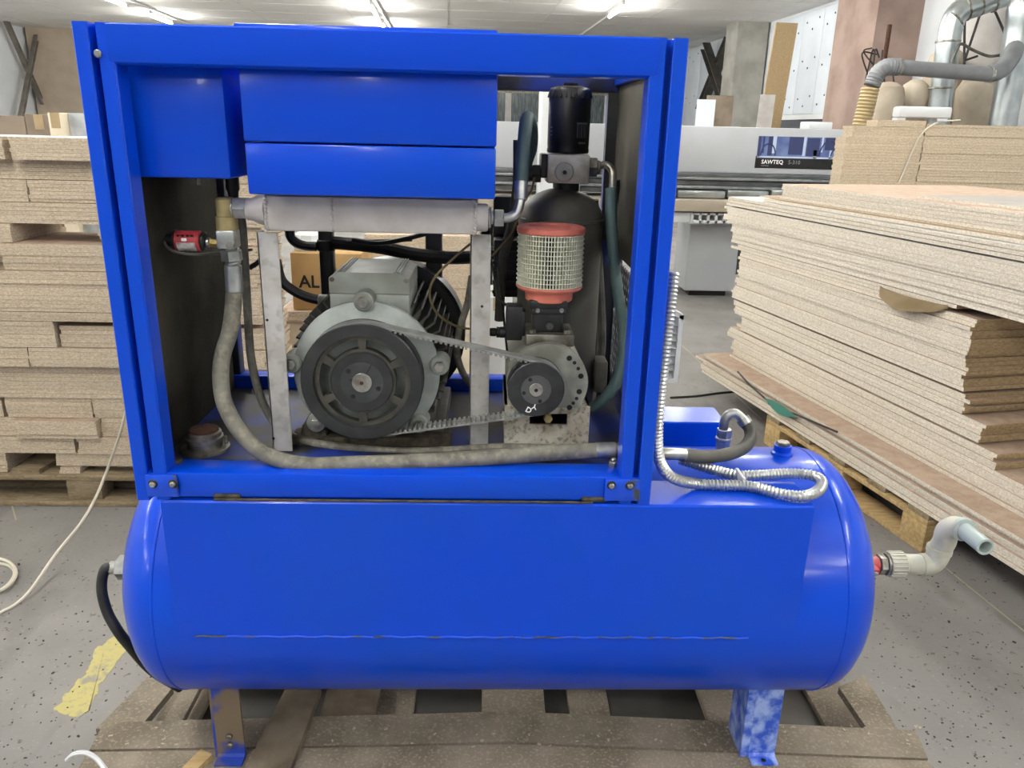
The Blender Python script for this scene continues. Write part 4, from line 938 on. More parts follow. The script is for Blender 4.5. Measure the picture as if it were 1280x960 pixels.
# ------------------------------------------------ motor
YP = 1.535
mc = at(452, 479, YP); MX, MZ = mc.x, mc.z; ms = at(451, 482, YP)
rP = .1235
bm = B(); lathe(bm, (MX, 1.64, MZ), (0, 1, 0), [(0, 0), (.135, 0), (.138, .01), (.138, .30), (.13, .31), (0, .31)], 40); motor = part('motor', bm, 'motor_dark')
bm = B()
for i in range(52):
    a = 2*math.pi*i/52
    if .25*math.pi < a < .75*math.pi: continue
    M = Matrix.Translation((MX, 0, MZ)) @ Matrix.Rotation(a, 4, 'Y'); bx(bm, (.13, 1.665, -.0022), (.172, 1.93, .0022), 0, M)
o = part('cooling_fins', bm, 'motor_dark', motor); o['kind'] = 'stuff'
bm = B(); lathe(bm, (MX, 1.60, MZ), (0, 1, 0), [(.05, -.012), (.10, -.01), (.118, 0), (.15, .004), (.156, .008), (.156, .022), (.146, .028), (.14, .045), (.05, .045)], 56); fl_ = part('end_shield', bm, 'flange_light', motor)
for ang in (90, 8, 172, 225, -45):
    a = math.radians(ang); cx_, cz_ = MX+.158*math.cos(a), MZ+.158*math.sin(a)
    bm = B(); rcyl(bm, (cx_, 1.592, cz_), (cx_, 1.64, cz_), .021, .003, 20); part('lug', bm, 'motor_grey', motor)
    bm = B(); hexa(bm, (cx_, 1.592, cz_), (cx_, 1.583, cz_), .012); part('bolt', bm, 'steel', motor)
t0 = at(412, 372, 1.64); t1 = at(512, 372, 1.64); tz = at(460, 341, 1.64).z; tl = at(460, 367, 1.64).z
bm = B(); bx(bm, (t0.x, 1.64, MZ+.10), (t1.x, 1.83, tl-.001), .004); tb = part('terminal_box', bm, 'motor_grey', motor)
bm = B(); poly = [(t0.x, tl), (t1.x, tl), (t1.x, tz-.012), (t1.x-.012, tz-.006), (t1.x-.024, tz), (t0.x+.024, tz), (t0.x+.012, tz-.006), (t0.x, tz-.012)]
prism(bm, [Vector((x, 1.64, z)) for x, z in poly], (0, .19, 0)); lid = part('terminal_lid', bm, 'motor_grey', motor)
for x, s in ((t0.x+.018, 1), (t1.x-.018, -1)):
    pass
for x in (t0.x+.007, t1.x-.007):
    bm = B(); rcyl(bm, (x, 1.641, tz-.015), (x, 1.636, tz-.015), .005, .001, 10); part('lid_screw', bm, 'steel_dull', motor)
bm = B()
for k in range(3):
    for sgn, xx_ in ((1, t0.x), (-1, t1.x)): bx(bm, (xx_+sgn*(.020+k*.006)-.0012, 1.645, tz-.004), (xx_+sgn*(.020+k*.006)+.0012, 1.825, tz+.0025))
part('lid_ribs', bm, 'motor_grey', motor)
for x0_, x1_ in ((MX-.155, MX-.06), (MX+.06, MX+.165)):
    bm = B(); bx(bm, (x0_, 1.64, .951), (x1_, 1.93, .985), .006); bx(bm, (x0_+.02, 1.64, .98), (x1_-.02, 1.93, MZ-.10), .006); part('motor_foot', bm, 'motor_dark', motor)
bm = B(); bx(bm, (MX-.17, 1.60, .9502), (MX+.18, 1.66, .972), .003); part('slide_rail', bm, 'grime', motor)
bm = B(); lathe(bm, (MX-.12, 1.605, .975), (0, 1, 0), [(0, 0), (.026, 0), (.03, .006), (.03, .05), (0, .05)], 18); part('adjuster', bm, 'grime', motor)
# black fan cowl behind
bm = B(); lathe(bm, (MX+.01, 1.935, MZ), (0, 1, 0), [(.12, 0), (.182, .0), (.19, .006), (.19, .075), (.18, .085), (0, .088)], 48); part('fan_cowl', bm, 'plastic_black', motor)
# big pulley: rim, web with slots, hub, taper bush, shaft
bm = B(); lathe(bm, (MX, YP, MZ), (0, 1, 0), [(.0985, .012), (.1, 0), (rP, 0), (rP+.002, .002), (rP+.002, .004), (rP-.003, .006), (rP-.003, .04), (rP+.002, .042), (rP+.002, .046), (rP, .048), (.0985, .046)], 72, closed=True); pul = part('motor_pulley', bm, 'iron_black', motor)
bm = B()
ri, ro = .066, .0985
def arc_plate(r0, r1, a0, a1, n, y0, y1):
    poly = [Vector((MX+r1*math.cos(a0+(a1-a0)*i/n), y0, MZ+r1*math.sin(a0+(a1-a0)*i/n))) for i in range(n+1)] + [Vector((MX+r0*math.cos(a1-(a1-a0)*i/n), y0, MZ+r0*math.sin(a1-(a1-a0)*i/n))) for i in range(n+1)]
    prism(bm, poly, (0, y1-y0, 0))
arc_plate(.0895, .0988, 0, 2*math.pi-.0001, 60, YP+.013, YP+.03)
NS = 6
for k in range(NS): arc_plate(.068, .09, 2*math.pi*k/NS-.1+.5, 2*math.pi*k/NS+.1+.5, 5, YP+.014, YP+.028)
arc_plate(.055, .0695, 0, 2*math.pi-.0001, 60, YP+.012, YP+.032)
part('pulley_web', bm, 'pulley_web', motor)
bm = B(); lathe(bm, (MX, YP+.004, MZ), (0, 1, 0), [(.043, .0), (.0625, .0), (.064, .002), (.064, .04), (.043, .04)], 56, closed=True); part('hub', bm, 'iron_black', motor)
bm = B(); lathe(bm, (MX, YP+.003, MZ), (0, 1, 0), [(.0205, 0), (.044, 0), (.044, .03), (.0205, .03)], 48, closed=True); part('taper_bush', bm, 'pulley_face', motor)
for ang in (137, 237, -20):
    a = math.radians(ang); bm = B(); cyl(bm, (MX+.036*math.cos(a), YP+.0022, MZ+.036*math.sin(a)), (MX+.036*math.cos(a), YP+.004, MZ+.036*math.sin(a)), .0052, seg=12); part('bush_hole', bm, 'black', motor)
bm = B(); M = Matrix.Translation((MX, YP+.0025, MZ)) @ Matrix.Rotation(-math.radians(62), 4, 'Y'); bx(bm, (.021, -.0003, -.0012), (.043, .0012, .0012), 0, M)
part('bush_slit', bm, 'black', motor)
bm = B(); rcyl(bm, (MX, YP+.0, MZ), (MX, 1.64, MZ), .0208, .001, 28); part('shaft', bm, 'steel', motor)
bm = B(); cyl(bm, (MX, YP-.0006, MZ), (MX, YP+.001, MZ), .004, seg=12); bx(bm, (MX-.024, YP+.001, MZ+.001), (MX-.019, YP+.03, MZ+.007)); part('shaft_centre', bm, 'rust', motor)
# ------------------------------------------------ screw block
sc = at(670, 487, YP+.005); SX, SZ = sc.x, sc.z; rS = .0575
un = at(684, 479, 1.60); UX, UZ = un.x, un.z
bm = B(); R_ = .088
poly = [(UX+R_*math.cos(math.radians(a)), UZ+R_*math.sin(math.radians(a))) for a in range(-32, 213, 7)]
poly = [(x, z) for x, z in poly] ; poly[0] = (UX+R_*.86, UZ-.055); poly[-1] = (UX-R_*.86, UZ-.055)
prism(bm, [Vector((x, 1.598, z)) for x, z in poly], (0, .022, 0)); su = part('screw_unit', bm, 'cast_grey')
bm = B(); lathe(bm, (UX-.002, 1.62, UZ), (0, 1, 0), [(0, 0), (.080, 0), (.086, .02), (.088, .05), (.085, .2), (.075, .24), (0, .24)], 32); part('screw_housing', bm, 'cast_grey', su)
for ang, r, rr in ((52, .073, .006), (40, .074, .004), (28, .074, .004), (14, .074, .006), (-14, .072, .006), (-27, .073, .004), (-37, .073, .004), (-47, .074, .006)):
    a = math.radians(ang); bm = B(); cyl(bm, (UX+r*math.cos(a), 1.597, UZ+r*math.sin(a)), (UX+r*math.cos(a), 1.599, UZ+r*math.sin(a)), rr, seg=12); part('bolt_hole', bm, 'black', su)
n0 = at(658, 440, 1.63); n1 = at(715, 428, 1.63)
bm = B(); bx(bm, (n0.x, 1.63, UZ+.06), (n1.x, 1.73, n0.z+.014), .005); part('neck', bm, 'cast_grey', su)
q0 = at(657, 433, 1.625); q1 = at(718, 419, 1.625); bm = B(); bx(bm, (q0.x, 1.625, q0.z), (q1.x, 1.735, q1.z), .003); part('valve_flange', bm, 'steel_dull', su)
for px in (666, 709):
    p = at(px, 417, 1.63); bm = B(); hexa(bm, (p.x, 1.637, q1.z), (p.x, 1.637, q1.z+.009), .0075); part('bolt', bm, 'steel_dull', su)
v0 = at(663, 418, 1.64); v1 = at(707, 384, 1.64); vt = at(690, 376, 1.64).z
bm = B(); bx(bm, (v0.x+.004, 1.645, q1.z), (v1.x-.004, 1.72, v1.z), .006); bx(bm, (v0.x, 1.64, v1.z-.018), (v1.x, 1.725, v1.z-.002), .004); bx(bm, (v0.x-.004, 1.638, v1.z-.006), (v1.x+.004, 1.727, vt), .004); iv = part('intake_valve', bm, 'iron_black', su)
bm = B(); p = at(687, 408, 1.64); rcyl(bm, (p.x, 1.647, p.z), (p.x, 1.637, p.z), .0085, .002, 18); bx(bm, (p.x-.001, 1.6362, p.z-.007), (p.x+.001, 1.638, p.z+.007)); part('plug', bm, 'pulley_face', su)
for px in (672, 702):
    p = at(px, 388, 1.638); bm = B(); rcyl(bm, (p.x, 1.64, p.z), (p.x, 1.633, p.z), .0052, .001, 10); part('screw', bm, 'steel', su)
s0 = at(632, 426, 1.65); s1 = at(654, 384, 1.65)
bm = B(); bx(bm, (s0.x, 1.65, s0.z), (s1.x, 1.70, s1.z), .004); bx(bm, (s1.x-.004, 1.652, s0.z+.01), (s1.x+.006, 1.69, s1.z-.01), .003); sol = part('solenoid', bm, 'plastic_black', su)
g0 = at(612, 415, 1.675); bm = B(); rcyl(bm, (s0.x+.002, 1.675, g0.z), (s0.x-.014, 1.675, g0.z), .0125, .002, 14); hexa(bm, (s0.x-.013, 1.675, g0.z), (s0.x-.02, 1.675, g0.z), .0125); rcyl(bm, (s0.x-.02, 1.675, g0.z), (g0.x, 1.675, g0.z), .0095, .002, 12); part('cable_gland', bm, 'plastic_black', su)
# mount with slot
m0 = at(630, 557, 1.617); m1 = at(735, 557, 1.617); zt_ = at(680, 508, 1.617).z; zs0 = at(680, 531, 1.617).z; zs1 = at(680, 517, 1.617).z; xs0 = at(662, 524, 1.617).x; xs1 = at(709, 524, 1.617).x
bm = B(); x0_, x1_ = m0.x, m1.x
for p, q_ in (((x0_, zs0), (xs0, zs1)), ((xs1, zs0), (x1_, zs1)), ((x0_, .9505), (x1_, zs0)), ((x0_, zs1), (x1_, zt_))): bx(bm, (p[0], 1.617, p[1]), (q_[0], 1.625, q_[1]))
bx(bm, (x0_, 1.625, zt_-.008), (x1_, 1.85, zt_)); bx(bm, (x1_-.006, 1.625, .9505), (x1_, 1.85, zt_)); bx(bm, (x0_, 1.625, .9505), (x0_+.006, 1.85, zt_))
mt_ = part('mount', bm, 'mount_white', label='off white sheet steel mount, stained with oil')
bm = B(); p = at(685, 524, 1.61); hexa(bm, (p.x, 1.622, zs0+.017), (p.x, 1.606, zs0+.017), .010); part('bolt', bm, 'brass_dull', mt_)
# small pulley
bm = B(); lathe(bm, (SX, YP+.003, SZ), (0, 1, 0), [(.030, .002), (.031, 0), (rS, 0), (rS+.002, .002), (rS+.002, .004), (rS-.003, .006), (rS-.003, .04), (rS+.002, .042), (rS+.002, .045), (.03, .046)], 56, closed=True); sp3 = part('drive_pulley', bm, 'iron_black', su)
bm = B(); lathe(bm, (SX, YP+.002, SZ), (0, 1, 0), [(.0145, 0), (.0315, 0), (.0315, .03), (.0145, .03)], 40, closed=True); part('taper_bush', bm, 'pulley_face', su)
for ang in (120, 195, -70):
    a = math.radians(ang); bm = B(); cyl(bm, (SX+.026*math.cos(a), YP+.0012, SZ+.026*math.sin(a)), (SX+.026*math.cos(a), YP+.004, SZ+.026*math.sin(a)), .0042, seg=10); part('bush_hole', bm, 'black', su)
bm = B(); rcyl(bm, (SX, YP, SZ), (SX, 1.6, SZ), .0148, .001, 24); part('shaft', bm, 'steel', su)
bm = B(); cyl(bm, (SX, YP-.0006, SZ), (SX, YP+.001, SZ), .004, seg=10); part('shaft_centre', bm, 'black', su)
w_ = at(656, 514, YP+.002); words('chalk_mark', 'D', .017, Matrix.Translation((w_.x, YP+.0026, w_.z)) @ FRONTAL @ Matrix.Rotation(-.45, 4, 'Z'), 'print_white', su, True)
w_ = at(672, 506, YP+.002); words('chalk_mark', 'Y', .017, Matrix.Translation((w_.x, YP+.0026, w_.z)) @ FRONTAL @ Matrix.Rotation(math.pi-.25, 4, 'Z'), 'print_white', su, True)
# toothed belt round both pulleys
d = math.hypot(SX-MX, SZ-MZ); th0 = math.atan2(SZ-MZ, SX-MX); r1b, r2b = rP-.0025, rS-.0025
al = math.asin((r1b-r2b)/d)
def belt_point_list():
    L_ = []
    a_up = th0+math.pi/2-al; a_dn = th0-math.pi/2+al
    for i in range(81): a = a_up+(2*math.pi-(a_up-a_dn))*i/80; L_.append((MX+r1b*math.cos(a), MZ+r1b*math.sin(a)))
    for i in range(31): a = a_dn+(a_up-a_dn)*i/30; L_.append((SX+r2b*math.cos(a), SZ+r2b*math.sin(a)))
    return L_
bl = belt_point_list(); bl2 = [Vector((x, 0, z)) for x, z in bl]; bl2 = resample(bl2+[bl2[0]], .0045)[:-1]
bm = B(); n = len(bl2); y0b, y1b = YP+.007, YP+.039; rings = []
for i in range(n):
    t_ = (bl2[(i+1) % n]-bl2[i-1]).normalized(); nn = Vector((t_.z, 0, -t_.x)); c = bl2[i]
    if nn.dot(c-Vector(((MX+SX)/2, 0, (MZ+SZ)/2))) < 0: nn = -nn
    rings.append([bm.verts.new((c+nn*.004)+Vector((0, y0b, 0))), bm.verts.new((c+nn*.004)+Vector((0, y1b, 0))), bm.verts.new(c+Vector((0, y1b, 0))), bm.verts.new(c+Vector((0, y0b, 0)))])
for i in range(n):
    a, b_ = rings[i], rings[(i+1) % n]
    for k in range(4): bm.faces.new((a[k], a[(k+1) % 4], b_[(k+1) % 4], b_[k]))
bel = part('toothed_belt', bm, 'belt_rubber')
bm = B(); pts = resample(bl2+[bl2[0]], .0105)
for i in range(len(pts)-1):
    c = pts[i]; 
    if math.hypot(c.x-MX, c.z-MZ) < r1b+.001 and c.x < MX+.04: continue
    t_ = (pts[i+1]-pts[i-1]).normalized(); nn = Vector((t_.z, 0, -t_.x))
    if nn.dot(c-Vector(((MX+SX)/2, 0, (MZ+SZ)/2))) > 0: nn = -nn
    M = Matrix((t_, Vector((0, 1, 0)), nn)).transposed().to_4x4(); M.translation = c+Vector((0, y0b, 0)); bx(bm, (-.0026, 0, -.0004), (.0026, y1b-y0b, .0045), 0, M)
o = part('belt_teeth', bm, 'belt_rubber', bel); o['kind'] = 'stuff'
# ------------------------------------------------ air filter
fc = at(689, 288, 1.683); FX = fc.x; FY = 1.683; fz1 = at(689, 287, 1.612).z; fz0 = at(689, 363, 1.612).z; fr = .071
zc1 = fz1; nk = vt
bm = B(); lathe(bm, (FX, FY, zc1-.014), (0, 0, 1), [(0, 0), (fr+.001, 0), (fr+.003, .003), (fr+.002, .011), (fr-.004, .014), (.05, .014), (.045, .010), (.02, .010), (.015, .013), (0, .013)], 48); af = part('air_filter', bm, 'filter_red', label='air filter element with salmon red end caps')
zb_ = fz0
bm = B(); lathe(bm, (FX, FY, zb_), (0, 0, -1), [(0, 0), (fr+.001, 0), (fr+.002, .003), (fr-.002, .008), (.053, .011), (.0515, .032), (.049, .034), (0, .034)], 48); part('bottom_cap', bm, 'filter_red', af)
bm = B(); NP = 66
for i in range(NP):
    M = Matrix.Translation((FX, FY, 0)) @ Matrix.Rotation(2*math.pi*i/NP, 4, 'Z'); bx(bm, (fr-.016, -.00095, zb_-.001), (fr-.001, .00095, zc1-.013), 0, M)
o = part('pleated_paper', bm, 'filter_paper', af); o['kind'] = 'stuff'
bm = B(); cyl(bm, (FX, FY, zb_-.001), (FX, FY, zc1-.013), fr-.014, seg=40); part('inner_core', bm, 'rubber', af)
bm = B(); nw = 12
for k in range(nw):
    z = zb_+.002+(zc1-.016-zb_-.002)*k/(nw-1); P = [Vector((FX+(fr+.0005)*math.cos(2*math.pi*i/48), FY+(fr+.0005)*math.sin(2*math.pi*i/48), z)) for i in range(49)]; sweep(bm, P, .0010, 5, smooth=False)
part('wire_hoops', bm, 'filter_wire', af)
bm = B(); cyl(bm, (FX, FY, zb_-.03), (FX, FY, nk-.004), .042, seg=28); part('filter_seat', bm, 'plastic_black', af)
# ------------------------------------------------ oil separator tank, head block, oil filter
OY = 1.87; oc = at(700, 300, OY); OX = oc.x; orr = .099; oz = at(700, 233, OY).z
bm = B(); H_ = oz-.951; pr_ = [(0, 0), (orr*.9, 0), (orr, .02), (orr, H_-.075)]
for i in range(1, 10): a = math.pi/2*i/9; pr_.append((orr*math.cos(a) if i < 9 else .022, H_-.075+.072*math.sin(a)))
pr_ += [(.022, H_+.03), (0, H_+.03)]
lathe(bm, (OX, OY, .951), (0, 0, 1), pr_, 48); ot = part('separator_tank', bm, 'tank_grey')
bm = B(); lathe(bm, (OX, OY, oz-.078), (0, 0, 1), [(orr-.002, 0), (orr+.002, .002), (orr+.002, .007), (orr-.002, .009)], 48); part('weld_bead', bm, 'tank_grey', ot)
k0 = at(684, 229, 1.80); k1 = at(738, 194, 1.80)
bm = B(); bx(bm, (k0.x, 1.80, k0.z), (k1.x, 1.90, k1.z), .003); hb = part('head_block', bm, 'block_alu', ot)
bm = B(); bx(bm, (k0.x-.014, 1.815, k0.z+.01), (k0.x+.001, 1.89, k1.z-.0), .003); cyl(bm, (OX+.01, 1.87, oz-.01), (OX+.01, 1.87, k0.z+.002), .03, seg=20); part('valve_body', bm, 'iron_black', ot)
kp = at(705, 215, 1.80); bm = B(); lathe(bm, (kp.x, 1.801, kp.z), (0, -1, 0), [(0, 0), (.0215, 0), (.0215, .008), (.019, .0105), (.008, .011), (.007, .016), (0, .016)], 28); part('plug', bm, 'cast_grey', ot)
bm = B(); hexa(bm, (kp.x, 1.787, kp.z), (kp.x, 1.782, kp.z), .005); part('plug_socket', bm, 'rubber', ot)
of0 = at(686, 190, 1.80).x; of1 = at(738, 190, 1.80).x; OFX = (of0+of1)/2; ofr = (of1-of0)/2*1.02; OFY = 1.845; zf0 = k1.z+.002; zf1 = at(712, 108, 1.80).z
bm = B(); hh = zf1-zf0; lathe(bm, (OFX, OFY, zf0), (0, 0, 1), [(0, 0), (ofr*.94, 0), (ofr*1.01, .003), (ofr*1.01, .008), (ofr*.985, .012), (ofr, .02), (ofr, hh*.93), (ofr*.9, hh*.99), (ofr*.6, hh*1.02), (0, hh*1.03)], 40); of = part('oil_filter', bm, 'can_black', label='black spin on oil filter can with a barcode print')
bm = B()
for k in range(24):
    a = 2*math.pi*k/24; cyl(bm, (OFX+ofr*.995*math.cos(a), OFY+ofr*.995*math.sin(a), zf0+hh*.84), (OFX+ofr*.93*math.cos(a), OFY+ofr*.93*math.sin(a), zf0+hh*.95), .004, .003, 6)
hexa(bm, (OFX, OFY, zf0+hh*1.02), (OFX, OFY, zf0+hh*1.07), .018)
part('grip_flutes', bm, 'can_black', of)
bm = B()
def curved(az0, az1, z0, z1, rad):
    g_ = []
    for i in range(5):
        a = az0+(az1-az0)*i/4; g_.append([bm.verts.new((OFX+rad*math.sin(a), OFY-rad*math.cos(a), z)) for z in (z0, z1)])
    for a_, b_ in zip(g_, g_[1:]): bm.faces.new((a_[0], b_[0], b_[1], a_[1]))
zq = zf0+hh*.24
for k in range(9): curved(.30+k*.07, .30+k*.07+(.018 if k % 3 else .035), zq, zq+hh*.2, ofr+.0006)
curved(.28, .98, zq+hh*.205, zq+hh*.235, ofr+.0006); curved(.4, .85, zq-hh*.09, zq-hh*.06, ofr+.0006)
for k in range(3): curved(-1.1, -.95, zq+.004+k*.008, zq+.007+k*.008, ofr+.0006)
part('barcode_print', bm, 'can_print', of)
# fittings and hoses on the head block
fl1 = at(664, 217, 1.84); bm = B(); hexa(bm, (k0.x-.012, 1.85, fl1.z), (k0.x-.032, 1.85, fl1.z), .022); rcyl(bm, (k0.x-.03, 1.85, fl1.z), (k0.x-.042, 1.85, fl1.z), .017); part('hex_fitting', bm, 'iron_black', ot)
fr1 = at(745, 209, 1.85); bm = B(); hexa(bm, (k1.x, 1.85, fr1.z), (k1.x+.022, 1.85, fr1.z), .024); rcyl(bm, (k1.x+.02, 1.85, fr1.z), (k1.x+.03, 1.85, fr1.z), .015); part('hex_fitting', bm, 'steel_dull', ot)
bm = B(); sweep(bm, [Vector((k1.x+.02, 1.85, fr1.z)), at(757, 206, 1.85), at(765, 213, 1.84), at(766, 225, 1.83), at(765, 242, 1.82)], .0085, 10); rh = part('elbow_pipe', bm, 'steel_dull')
bm = B(); sweep(bm, [at(764, 236, 1.82), at(764, 270, 1.80), at(767, 320, 1.78), at(772, 365, 1.76), at(779, 405, 1.74), at(779, 445, 1.72), at(769, 480, 1.70), at(750, 503, 1.70), at(730, 515, 1.72)], .0135, 12); part('oil_hose', bm, 'hose_teal')
bm = B(); sweep(bm, [at(742, 250, 1.93), at(748, 330, 1.95), at(752, 430, 1.93), at(742, 480, 1.9), at(735, 520, 1.85)], .012, 10); part('rear_hose', bm, 'hose_dark')
bm = B(); sweep(bm, [at(772, 225, 1.9), at(776, 300, 1.92), at(772, 380, 1.95), at(768, 450, 1.95)], .006, 8); part('thin_cable', bm, 'rubber')
bm = B(); bx(bm, (at(744, 460, 1.8).x, 1.8, at(744, 492, 1.8).z), (at(760, 460, 1.8).x, 1.86, at(744, 452, 1.8).z), .006); part('drain_valve', bm, 'hose_dark')
lx = h1.x+.052
bm = B(); sweep(bm, [Vector((lx-.004, YH+.03, zc-.003)), at(636, 272, YH+.03), at(646, 266, YH+.035), at(650, 254, YH+.04), at(651, 244, YH+.045)], .0095, 12); lh = part('elbow_pipe', bm, 'zinc')
bm = B(); p, q_ = at(651, 250, YH+.043), at(651.5, 226, YH+.05); rcyl(bm, p, q_, .0135, .002, 18); part('ferrule', bm, 'zinc', lh)
bm = B(); sweep(bm, [at(651.5, 230, YH+.05), at(653, 205, YH+.06), at(655, 180, YH+.07), at(657, 158, YH+.085), at(659, 148, YH+.11), at(662, 150, YH+.16), at(665, 165, YH+.21), at(664, 185, YH+.25), at(658, 205, YH+.28), at(660, 215, YH+.3)], .0135, 12); part('oil_hose', bm, 'hose_teal')
bm = B(); sweep(bm, [at(648, 175, 1.8), at(647, 230, 1.8), at(640, 280, 1.8), at(628, 330, 1.83), at(624, 400, 1.85)], .012, 10); part('rear_hose', bm, 'hose_dark')
bm = B(); sweep(bm, [at(668, 222, 1.82), at(664, 238, 1.80), at(655, 252, 1.78), at(640, 290, 1.75), at(615, 320, 1.72)], .0028, 6); part('control_tube', bm, 'yellow_wire')
# dark inner parts between the right upright and the separator
bm = B(); i0 = at(617, 330, 1.9); i1 = at(652, 372, 1.9); bx(bm, (i0.x, 1.9, i1.z), (i1.x, 1.98, at(617, 300, 1.9).z), .004)
for k in range(5): bx(bm, (i0.x-.002, 1.896, i1.z+.01+k*.024), (i1.x, 1.9, i1.z+.018+k*.024))
part('cooler_core', bm, 'plastic_black')
bm = B(); sweep(bm, [at(617, 270, 1.75), at(612, 310, 1.75), at(618, 345, 1.72), at(622, 370, 1.70), at(638, 386, 1.68)], .003, 6); part('control_wire', bm, 'rubber'); bm = B(); sweep(bm, [at(630, 300, 1.76), at(622, 320, 1.74), at(626, 355, 1.72), at(630, 400, 1.72), at(634, 440, 1.72)], .003, 6); part('control_wire', bm, 'rubber')
bm = B(); i0 = at(622, 300, 1.95); bx(bm, (at(616, 300, 1.97).x, 1.97, at(616, 312, 1.97).z), (at(648, 300, 1.97).x, 2.03, at(640, 246, 1.97).z), .004); part('rear_cross_plate', bm, 'plastic_black')
# black crossing pipe frame behind the motor
bm = B(); yb_ = 1.96
sweep(bm, [at(362, 285, yb_), at(363, 295, yb_), at(370, 303, yb_), at(382, 307, yb_), at(396, 308, yb_)], .012, 10); part('curved_pipe', bm, 'plastic_black')
u0 = at(397, 300, yb_).x; u1 = at(416, 300, yb_).x
bm = B(); bx(bm, (u0, yb_, 1.0), (u1, yb_+.03, 1.60), .008); part('support_tube', bm, 'plastic_black')
bm = B(); rcyl(bm, ((u0+u1)/2, yb_+.01, at(400, 314, yb_).z), ((u0+u1)/2, yb_+.01, at(400, 300, yb_).z), .0225, .002, 16); part('tube_clamp', bm, 'rubber')
bm = B(); sweep(bm, [at(416, 303, yb_), at(450, 306, yb_), at(480, 310, yb_), at(520, 318, yb_), at(560, 322, yb_), at(590, 321, yb_), at(625, 315, yb_)], .0165, 10); part('cross_hose', bm, 'rubber')
u0 = at(531, 340, yb_).x; u1 = at(552, 340, yb_).x; bm = B(); bx(bm, (u0, yb_+.02, 1.0), (u1, yb_+.05, 1.52), .006); part('support_tube', bm, 'plastic_black')
bm = B(); sweep(bm, [at(440, 300, 1.9), at(470, 304, 1.9), at(500, 300, 1.9), at(540, 290, 1.9)], .006, 8); part('thin_cable', bm, 'rubber')
bm = B(); sweep(bm, [at(330, 305, 1.9), at(325, 325, 1.9), at(312, 335, 1.9)], .006, 8); part('thin_cable', bm, 'rubber'); bm = B(); sweep(bm, [at(345, 325, 1.85), at(352, 350, 1.85), at(368, 364, 1.85), at(386, 372, 1.85), at(404, 376, 1.85)], .012, 8); part('motor_cable', bm, 'rubber')
bm = B(); rcyl(bm, at(398, 375, 1.85), at(410, 376, 1.85), .015, .003, 12); part('cable_gland', bm, 'cast_grey')
bm = B(); sweep(bm, [at(590, 303, 1.66), at(570, 320, 1.66), at(545, 345, 1.67), at(537, 365, 1.68), at(542, 385, 1.70), at(556, 400, 1.72), at(575, 409, 1.75), at(600, 412, 1.78), at(625, 415, 1.78)], .0028, 7); part('control_tube', bm, 'yellow_wire')
bm = B(); sweep(bm, [at(590, 345, 1.8), at(584, 380, 1.8), at(575, 410, 1.8), at(571, 440, 1.8), at(578, 465, 1.8), at(588, 480, 1.8)], .0085, 10); part('coolant_hose', bm, 'hose_grey')
bm = B(); sweep(bm, [at(515, 300, 1.92), at(430, 302, 1.95)], .004, 6, smooth=False); part('tie_rod', bm, 'rubber')
# main air hose along the sill
bm = B(); zq_ = zb1-.07
p = Vector((ex+.005, YH+.028, zq_)); q_ = at(293, 365, YH+.025)
rcyl(bm, p, q_, .0175, .002, 18); fer = part('ferrule', bm, 'zinc')
path = [q_+Vector((0, 0, .005)), at(291, 388, YH+.02), at(287, 415, YH+.01), at(278, 445, YH), at(276, 475, YH-.02), at(281, 505, YH-.035), at(297, 535, YH-.045), at(320, 560, YH-.055), at(350, 575, 1.487), at(385, 581, 1.487), at(430, 580, 1.49), at(520, 577, 1.495), at(610, 572, 1.505), at(690, 566, 1.52), at(746, 563, 1.53)]
bm = B(); sweep(bm, path, .0165, 14); part('main_hose', bm, 'hose_grey')
bm = B(); rcyl(bm, at(744, 563, 1.53), at(770, 562.5, 1.53), .0175, .002, 18); f3 = part('ferrule', bm, 'zinc'); bm = B(); rcyl(bm, at(769, 562.5, 1.53), at(786, 562, 1.53), .0155, .002, 16); part('hose_end', bm, 'steel_dull', f3)
bm = B(); p = at(766, 588, 1.5); hexa(bm, (p.x, 1.5, .9525), (p.x, 1.5, .965), .010); rcyl(bm, (p.x, 1.5, .965), (p.x, 1.5, .972), .006); part('bolt', bm, 'steel_dull')
# second hose, passing behind and along the deck
bm = B(); sweep(bm, [at(298, 250, 1.66), at(303, 285, 1.66), at(306, 330, 1.65), at(309, 380, 1.65), at(313, 440, 1.64), at(322, 485, 1.635), at(336, 518, 1.63), at(356, 540, 1.625), at(390, 553, 1.60), at(440, 560, 1.585), at(500, 564, 1.575), at(560, 563, 1.57), at(620, 559, 1.57), at(690, 560, 1.565), at(740, 560, 1.56)], .0088, 10); part('return_hose', bm, 'hose_grey')
